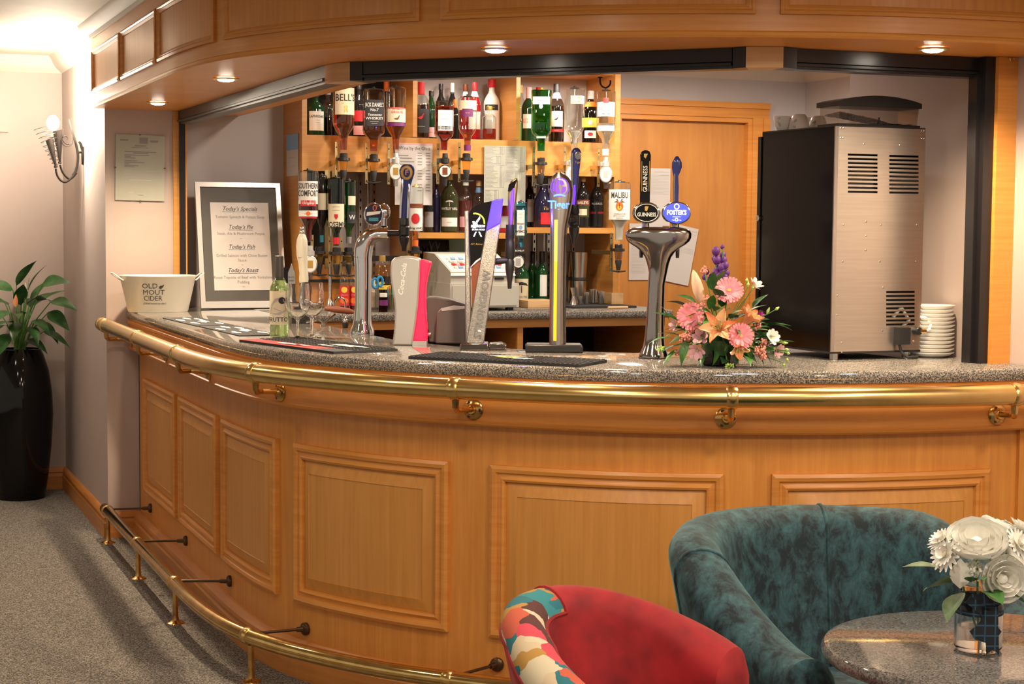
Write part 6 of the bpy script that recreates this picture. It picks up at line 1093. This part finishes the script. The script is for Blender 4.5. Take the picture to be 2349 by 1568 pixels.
for dx, dy, w in [(0, -.02, 1), (62, .015, 1.35)]:
    a_, b_ = sp(*c40(690+dx*1.15, 1130-dx*1.1), dy), sp(*c40(500+dx*2.2, 620-dx*2.6), dy); L_ = (b_-a_).length; ud_ = (b_-a_).normalized(); wd_ = ud_.cross(v1)
    MB().grid(12, 13, lambda u, v: a_+ud_*(L_*u*(1-.10*abs(v-.5)))+(v1*cos(pi*(v*1.1-.05))+wd_*-sin(pi*(v*1.1-.05)))*(.006+.034*w*u)).build('torch_cup', 'iron', sn)
    MB().lathe([(.006, 0), (.010, .004), (.008, .010)], 10, a_).build('cup_collar', 'iron', sn)
bp_ = sp(*c40(640, 330)); MB().ball(bp_, .030, 16, 10, (1, 1, 1.25)).build('bulb', 'bulb', sn)
light('sconce_glow', 'POINT', bp_+Vector((-.02, -.06, .05)), 32, (1, .88, .70), .04)

# ------------------------------------------------------------------ tall pot with peace lily
px_ = wy(48, 1100, 9.10); PX, PY = px_.x, 9.085
pp_ = thing('tall_planter', 'tall glossy black planter standing in the corner on the carpet', 'planter', (PX, PY, 0))
MB().lathe([(.118, 0), (.122, .006), (.140, .12), (.158, .28), (.167, .44), (.163, .56), (.148, .67), (.122, .755), (.108, .785), (.100, .787), (.100, .75), (.02, .74)], 40).build('vase', 'black_gloss', pp_, False); MB().lathe([(.10, .75), (.06, .757), (.01, .76)], 20).build('soil', 'dark_void', pp_, False)
pl_ = thing('peace_lily', 'leafy peace lily with a white flower growing in the tall planter', 'plant', (PX, PY, .757))
noisy('leaf_plant', (.016, .075, .018), (.04, .14, .03), (22, 22, 22), .38, detail=3)
PLM = [leaf_mesh(.165, .085, .8, .18, .02, 11).mesh('leaf', 'leaf_plant'), leaf_mesh(.15, .072, 1.1, .2, .03, 11).mesh('leaf', 'leaf_dark'), leaf_mesh(.18, .062, .6, .25, .02, 11).mesh('leaf', 'leaf_plant')]
def plp(px, py, y=0.): v_ = wy(px, py, PY+y); return Vector((v_.x-PX, y, v_.z-.757))
rp = random.Random(5)
for px, py, y, dx, dy, dz, kd, rl_ in [(98, 650, -.12, .55, -.8, .30, 0, .9), (118, 690, -.16, .6, -.8, .05, 0, .5), (112, 715, -.12, .45, -.8, -.3, 0, .6), (70, 690, .03, .5, .1, .8, 2, .3), (60, 700, -.05, .55, -.5, .6, 2, .3), (38, 655, .02, .45, -.2, .95, 2, -.6), (30, 665, .0, -.9, -.2, .45, 0, -.8), (10, 690, -.03, -1, -.4, .2, 1, -.5), (25, 715, -.08, -.7, -.8, .1, 1, -.2), (40, 740, -.08, -.3, -1, -.2, 1, 0), (20, 765, -.08, -.6, -.8, -.6, 0, -.3), (90, 740, -.07, .8, -.7, -.4, 1, .4), (80, 700, -.02, .7, -.2, .65, 2, .4), (55, 720, -.08, .1, -1, .3, 2, 0), (75, 735, -.08, .5, -.9, .0, 1, .2), (50, 690, .05, 0, .8, .6, 0, 0), (20, 700, .05, -.7, .6, .5, 1, 0), (70, 705, .02, .2, .6, .7, 1, 0), (60, 780, -.06, .6, -.8, .05, 1, .3), (5, 725, -.02, -1, -.1, 0, 0, -.4), (64, 668, -.02, .3, -.3, 1, 2, .6), (45, 725, -.1, -.2, -.9, .5, 1, .2), (85, 690, -.1, .5, -.7, .4, 1, -.4), (30, 740, -.1, -.6, -.8, .2, 2, 0), (65, 750, -.1, .3, -.9, -.1, 1, 0), (100, 760, -.1, .7, -.7, -.2, 2, .3), (15, 745, -.06, -.9, -.4, -.2, 1, 0), (48, 700, -.02, -.1, -.4, .9, 0, .5)]:
    a = plp(px, py, y); f = place(PLM[kd], 'leaf', orient(a, (dx, dy, dz), rl_), pl_)
    q = MB().tube([Vector((rp.uniform(-.03, .03), rp.uniform(-.03, .03), .0)), Vector((a.x*.45, a.y*.5, a.z*.6)), a], [.004, .0035, .0025], 6).build('leaf_stalk', 'stem_green', pl_, False)
a = plp(58, 672, -.03); MB().tube([(0, 0, 0), a*.6+Vector((0, 0, .02)), a], .003, 6).build('flower_stalk', 'stem_green', pl_, False); place(leaf_mesh(.095, .075, -.4, .3, 0, 9).mesh('spathe', 'spathe'), 'spathe', orient(a-Vector((0, 0, .005)), (.05, .25, 1), pi/2), pl_); MB().tube([a, a+Vector((0, -.01, .055))], [.0045, .003], 8).build('spadix', 'cream_print', pl_, False)
a = plp(36, 700, -.09); place(leaf_mesh(.07, .03, -.2, .5).mesh('faded_flower', 'lily_orange'), 'faded_flower', orient(a-Vector((0, 0, .01)), (.05, -.2, 1), 0), pl_)

# ------------------------------------------------------------------ tub chairs
def smooth01(x): x = max(0, min(1, x)); return x*x*(3-2*x)
def tub_chair(name, label, loc, rz, mats, back_h=.76, arm_h=.58, a0=-118, a1=118, R0=.36, th=.055, patch=None, seams=(), plateau=52, arm_w=1.25):
    """open horseshoe shell: back at local +y, arms running to local -y"""
    t = thing(name, label, 'armchair', loc, 'velvet tub chairs', rz); nu = 65; am = radians(max(abs(a0), a1)); Q = radians(90)
    def ctr(a):
        if abs(a) <= Q: return Vector((R0*sin(a), R0*cos(a), 0)), Vector((sin(a), cos(a), 0))
        s_ = 1 if a > 0 else -1; return Vector((s_*R0, -(abs(a)-Q)*R0*1.15, 0)), Vector((s_, 0, 0))
    def top(a): return back_h-(back_h-arm_h)*smooth01((abs(a)-radians(plateau))/(am-radians(plateau)))
    def ring(u):
        a = radians(a0+(a1-a0)*u); c, nn = ctr(a); h = top(a); m_ = 10; tt = th*(1+(arm_w-1)*smooth01((abs(a)-radians(45))/radians(40)))
        pr = [(tt*.4, .12), (tt*.65, .25), (tt*.92, .42*h/.7), (tt, h-tt*1.15)]
        pr += [(tt*cos(pi*j/m_), h-tt*.95+tt*.95*sin(pi*j/m_)) for j in range(0, m_+1)]
        pr += [(-tt*1.0, h-tt*1.3), (-tt*.92, h-.16), (-tt*.8, .42), (-tt*.7, .30)]
        return [c+nn*(d+.24*max(0, z-.30)*max(.75, cos(a)))+Vector((0, 0, z)) for d, z in pr]
    RR = [ring(i/(nu-1)) for i in range(nu)]; m = len(RR[0])
    def strip_(j0, j1, nm, mat, i0=0, i1=nu-1):
        vs = [p for i in range(i0, i1+1) for p in RR[i][j0:j1+1]]; w = j1-j0+1; n_ = i1-i0
        return MB().add(vs, [(i*w+j, (i+1)*w+j, (i+1)*w+j+1, i*w+j+1) for i in range(n_) for j in range(w-1)]).build(nm, mat, t, False, 80)
    if patch:
        lo_, hi_, j0, j1 = patch
        if lo_ > 0: strip_(0, m-1, 'shell_cover', mats[0], 0, lo_)
        strip_(hi_ and 0, m-1, 'shell_cover', mats[0], hi_, nu-1); strip_(0, j0, 'shell_cover', mats[0], lo_, hi_); strip_(j0, j1, 'patterned_roll', mats[1], lo_, hi_); strip_(j1, m-1, 'shell_cover', mats[0], lo_, hi_)
        for j in (j0, j1): MB().tube([RR[i][j] for i in range(lo_, hi_+1)], .004, 6).build('piping_seam', mats[0], t, False)
        for i in (lo_, hi_): MB().tube(RR[i][j0:j1+1], .005, 6).build('piping_seam', mats[0], t, False)
    else: strip_(0, m-1, 'shell_cover', mats[0])
    for i in (0, nu-1):
        c_ = sum(RR[i], Vector())/m; dirn = Vector((0, -1, 0)); bul = [p.lerp(c_, .25)+dirn*.018 for p in RR[i]]; bul2 = [p.lerp(c_, .6)+dirn*.026 for p in RR[i]]
        MB().add(RR[i]+bul+bul2, [(j, (j+1) % m, m+(j+1) % m, m+j) for j in range(m)]+[(m+j, m+(j+1) % m, 2*m+(j+1) % m, 2*m+j) for j in range(m)]+[tuple(2*m+j for j in range(m))]).build('arm_front', mats[0], t, False, 80)
    for a in seams: i = round((a-a0)/(a1-a0)*(nu-1)); MB().tube(RR[i][2:m-1], .0045, 8).build('piping_seam', mats[0], t, False)
    k = (R0-th*1.05)/.31
    MB().lathe([(.10*k, .45), (.25*k, .445), (.295*k, .43), (.305*k, .38), (.30*k, .30), (.26*k, .28)], 40, (0, -.03*k, 0)).build('seat_cushion', mats[0], t, False)
    MB().lathe([(.27*k, .12), (.30*k, .14), (.30*k, .28), (.27*k, .30)], 40).build('seat_base', mats[0], t, False)
    for sx_ in (-1, 1):
        for sy_ in (-1, 1): MB().lathe([(.014, 0), (.022, .13)], 12, (sx_*.19*k, sy_*.19*k, 0)).build('leg', 'iron', t, False)
    return t
tub_chair('tub_chair', 'teal crushed velvet tub chair beside the round granite table', (2.09, 3.08, 0), radians(10), ('velvet_teal',), .782, .60, -122, 122, .305, .058, None, (-68, 28), 55, 1.2)
# patchwork fabric: irregular colour patches in bands round the roll
mt = base('patchwork', (.5, .4, .3), .85); nt = mt.node_tree; b = nt.nodes['Principled BSDF']; mp = coords(nt, (19, 19, 26)); n1 = nt.nodes.new('ShaderNodeTexNoise'); n1.inputs['Scale'].default_value = .8; n1.inputs['Detail'].default_value = 3
mixv = nt.nodes.new('ShaderNodeMixRGB'); mixv.blend_type = 'ADD'; mixv.inputs[0].default_value = .35; nt.links.new(mp.outputs[0], mixv.inputs[1]); nt.links.new(mp.outputs[0], n1.inputs['Vector']); nt.links.new(n1.outputs['Color'], mixv.inputs[2])
v_ = nt.nodes.new('ShaderNodeTexVoronoi'); v_.distance = 'CHEBYCHEV'; v_.inputs['Scale'].default_value = 1.; nt.links.new(mixv.outputs[0], v_.inputs['Vector']); sp_ = nt.nodes.new('ShaderNodeSeparateColor'); nt.links.new(v_.outputs['Color'], sp_.inputs[0])
rr = ramp(nt, [(.0, (.60, .47, .30)), (.17, (.02, .16, .19)), (.33, (.55, .10, .05)), (.46, (.62, .53, .36)), (.58, (.10, .03, .025)), (.70, (.03, .23, .25)), (.80, (.45, .24, .05)), (.90, (.62, .06, .09))]); rr.color_ramp.interpolation = 'CONSTANT'; nt.links.new(sp_.outputs[0], rr.inputs[0]); nt.links.new(rr.outputs[0], b.inputs['Base Color'])
tub_chair('tub_chair', 'red velvet tub chair with patchwork fabric along one arm', (1.375, 2.685, 0), radians(30), ('velvet_red', 'patchwork'), .760, .60, -150, 96, .165, .043, (16, 40, 4, 14), (), 5, 1.3)

# ------------------------------------------------------------------ round granite table with vase
TH = .66; TC = Vector((2.028, 2.583)); TR = .319
tb = thing('round_table', 'round polished granite coffee table in the foreground', 'table', (TC.x, TC.y, 0))
MB().lathe([(TR-.02, TH-.03), (TR-.006, TH-.028), (TR, TH-.018), (TR, TH-.012), (TR-.006, TH-.003), (TR-.018, TH)], 90).build('tabletop', 'granite_table', tb, False)
MB().lathe([(.03, .03), (.03, TH-.03)], 20).build('pedestal', 'iron', tb, False); MB().lathe([(.20, 0), (.20, .012), (.06, .03), (.03, .04)], 36).build('base', 'iron', tb, False)
vp = wz(2243, 1488, TH); va = thing('flower_jar', 'small glass jar of white flowers with a dark tartan ribbon on the granite table', 'vase of flowers', (vp.x, vp.y, TH+.0005), rz=-YAW); kk = 3.14/FPX
MB().lathe([(.040, 0), (.0445, .006), (.0445, .085), (.040, .096), (.033, .102), (.033, .122), (.0345, .125), (.031, .125), (.0305, .10), (.041, .084), (.041, .008)], 32).build('jar', 'glass_solid', va, False)
MB().lathe([(.002, .008), (.0395, .0085), (.0395, .045), (.002, .0455)], 28).build('water', 'liq_clear', va, False)
tm = base('tartan', (.012, .02, .04), .7); nt = tm.node_tree; b = nt.nodes['Principled BSDF']; mp = coords(nt, (1, 1, 1)); sx_ = nt.nodes.new('ShaderNodeSeparateXYZ'); nt.links.new(mp.outputs[0], sx_.inputs[0])
prev = None
for ax, per, wdt in [('X', 52, .86), ('Z', 52, .86), ('X', 26, .93), ('Z', 26, .93)]:
    m1 = nt.nodes.new('ShaderNodeMath'); m1.operation = 'MULTIPLY'; m1.inputs[1].default_value = per; nt.links.new(sx_.outputs[ax], m1.inputs[0]); m2 = nt.nodes.new('ShaderNodeMath'); m2.operation = 'FRACT'; nt.links.new(m1.outputs[0], m2.inputs[0]); m3 = nt.nodes.new('ShaderNodeMath'); m3.operation = 'GREATER_THAN'; m3.inputs[1].default_value = wdt; nt.links.new(m2.outputs[0], m3.inputs[0])
    if prev is None: prev = m3
    else: ad = nt.nodes.new('ShaderNodeMath'); ad.operation = 'ADD'; nt.links.new(prev.outputs[0], ad.inputs[0]); nt.links.new(m3.outputs[0], ad.inputs[1]); prev = ad
rt = ramp(nt, [(0, (.008, .014, .022)), (1, (.03, .09, .16))]); nt.links.new(prev.outputs[0], rt.inputs[0]); nt.links.new(rt.outputs[0], b.inputs['Base Color'])
MB().lathe([(.0452, .070), (.0455, .075), (.040, .100), (.0345, .112)], 32, cap=False).build('ribbon_band', 'tartan', va, False)
def rib(pts, nm): MB().prism(pts, lambda p: (p[0], -.0475-.004*abs(p[1]-.06)*10, p[1]), lambda p: (p[0], -.0465-.004*abs(p[1]-.06)*10, p[1])).build(nm, 'tartan', va, False)
rib([(-.004, .085), (.022, .085), (.026, .0), (.016, .012), (.002, .002)], 'ribbon_tail'); rib([(.004, .075), (-.030, .045), (-.020, .030), (.012, .020), (.030, .045)], 'ribbon_tail'); rib([(-.040, .10), (.012, .060), (.020, .078), (-.030, .112)], 'ribbon_loop'); rib([(-.008, .092), (.022, .092), (.022, .066), (-.008, .066)], 'ribbon_knot')
def vp_(px, py, y=0.): return Vector(((px-2252)*kk, y, (1490-py)*kk))
def rose(p, R, d, layers=((9, 1.), (8, .78), (6, .55), (5, .34)), nm='ranunculus'):
    d = Vector(d).normalized(); Q = d.to_track_quat('Z', 'Y').to_matrix().to_4x4(); Q.translation = Vector(p); h = bpy.data.objects.new(nm, MB().ball((0, 0, R*.15), R*.22, 10, 6).mesh(nm, 'white_petal')); COL.objects.link(h); h.parent = va; h.matrix_local = Q
    for li, (n, sc) in enumerate(layers):
        me = MB().grid(7, 5, lambda u, v: Vector((R*sc*(.25+.75*sin(min(1.9, u*1.75)))*cos((v-.5)*1.15), R*sc*(.25+.75*sin(min(1.9, u*1.75)))*sin((v-.5)*1.15), R*(-.18+u*(.62+.25*(1-sc))-.08*abs(v-.5)*2*u)))).mesh('petal', 'white_petal')
        for i in range(n): place(me, 'petal', Matrix.Rotation(2*pi*i/n+li*.4, 4, 'Z')@Matrix.Rotation(random.uniform(-.08, .10), 4, 'Y'), h)
    MB().tube([Vector((0, 0, .03)), Vector(p)*.6+Vector((0, 0, .03)), Vector(p)], .0022, 6).build('flower_stem', 'stem_green', va, False)
rose(vp_(2235, 1245, -.02), .058, (-.1, -.45, .85), ((11, 1.), (10, .82), (8, .62), (6, .42))); rose(vp_(2285, 1312, -.045), .045, (.15, -.95, .15)); rose(vp_(2335, 1270, .0), .050, (.6, -.5, .6)); rose(vp_(2310, 1230, .04), .045, (.4, .2, .9))
def daisy(p, R, d, n=16):
    d = Vector(d).normalized(); Q = d.to_track_quat('Z', 'Y').to_matrix().to_4x4(); Q.translation = Vector(p); h = bpy.data.objects.new('chrysanthemum', MB().ball((0, 0, R*.12), R*.2, 8, 5).mesh('chrysanthemum', 'cream_print')); COL.objects.link(h); h.parent = va; h.matrix_local = Q
    for li, (el, sc) in enumerate([(.15, 1), (.55, .85), (1.0, .65)]):
        me = MB().grid(5, 3, lambda u, v: Vector((R*sc*u*cos(el), (v-.5)*R*.26*(sin(pi*min(1, .15+.8*u)))**.6, R*sc*u*sin(el)))).mesh('petal', 'white_petal')
        for i in range(n): place(me, 'petal', Matrix.Rotation(2*pi*i/n+li*.2, 4, 'Z'), h)
    MB().tube([Vector((0, 0, .03)), Vector(p)*.6+Vector((0, 0, .03)), Vector(p)], .002, 6).build('flower_stem', 'stem_green', va, False)
daisy(vp_(2165, 1262, -.03), .036, (-.8, -.5, .35)); daisy(vp_(2160, 1235, -.01), .030, (-.6, -.2, .8)); daisy(vp_(2330, 1240, -.02), .034, (.5, -.6, .6)); daisy(vp_(2345, 1215, .02), .034, (.5, 0, .9))
q = MB()
for i in range(70): v9 = Vector((random.gauss(0, 1), random.gauss(0, 1), random.gauss(0, .8)))*.011; q.ball(vp_(2225, 1290, -.045)+v9, .0032, 5, 3)
q.build('gypsophila', 'white_petal', va, False)['kind'] = 'stuff'
place(leaf_mesh(.06, .045, -.3, .6, 0, 9).mesh('calla', 'white_petal'), 'calla', orient(vp_(2190, 1335, -.05), (-.1, -.3, 1), 0), va)
VL = leaf_mesh(.075, .055, .5, .2, .02).mesh('leaf', 'leaf_grey'); VL2 = leaf_mesh(.065, .045, .6, .2, .02).mesh('leaf', 'leaf_green')
for px, py, y, d_, rl_ in [(2180, 1330, -.02, (-.9, -.4, .1), .6), (2200, 1350, -.03, (-.6, -.6, -.4), .3), (2290, 1350, -.03, (.9, -.4, -.1), -.4), (2320, 1350, 0, (1, 0, .1), 0), (2250, 1340, -.05, (.2, -.9, .1), 0), (2215, 1320, -.05, (.1, -.8, .5), 0), (2170, 1310, .02, (-1, .1, .3), 0), (2300, 1300, .03, (.6, .4, .6), 0)]: place(VL if px < 2210 or px > 2300 else VL2, 'leaf', orient(vp_(px, py, y), d_, rl_), va)
flush_text()
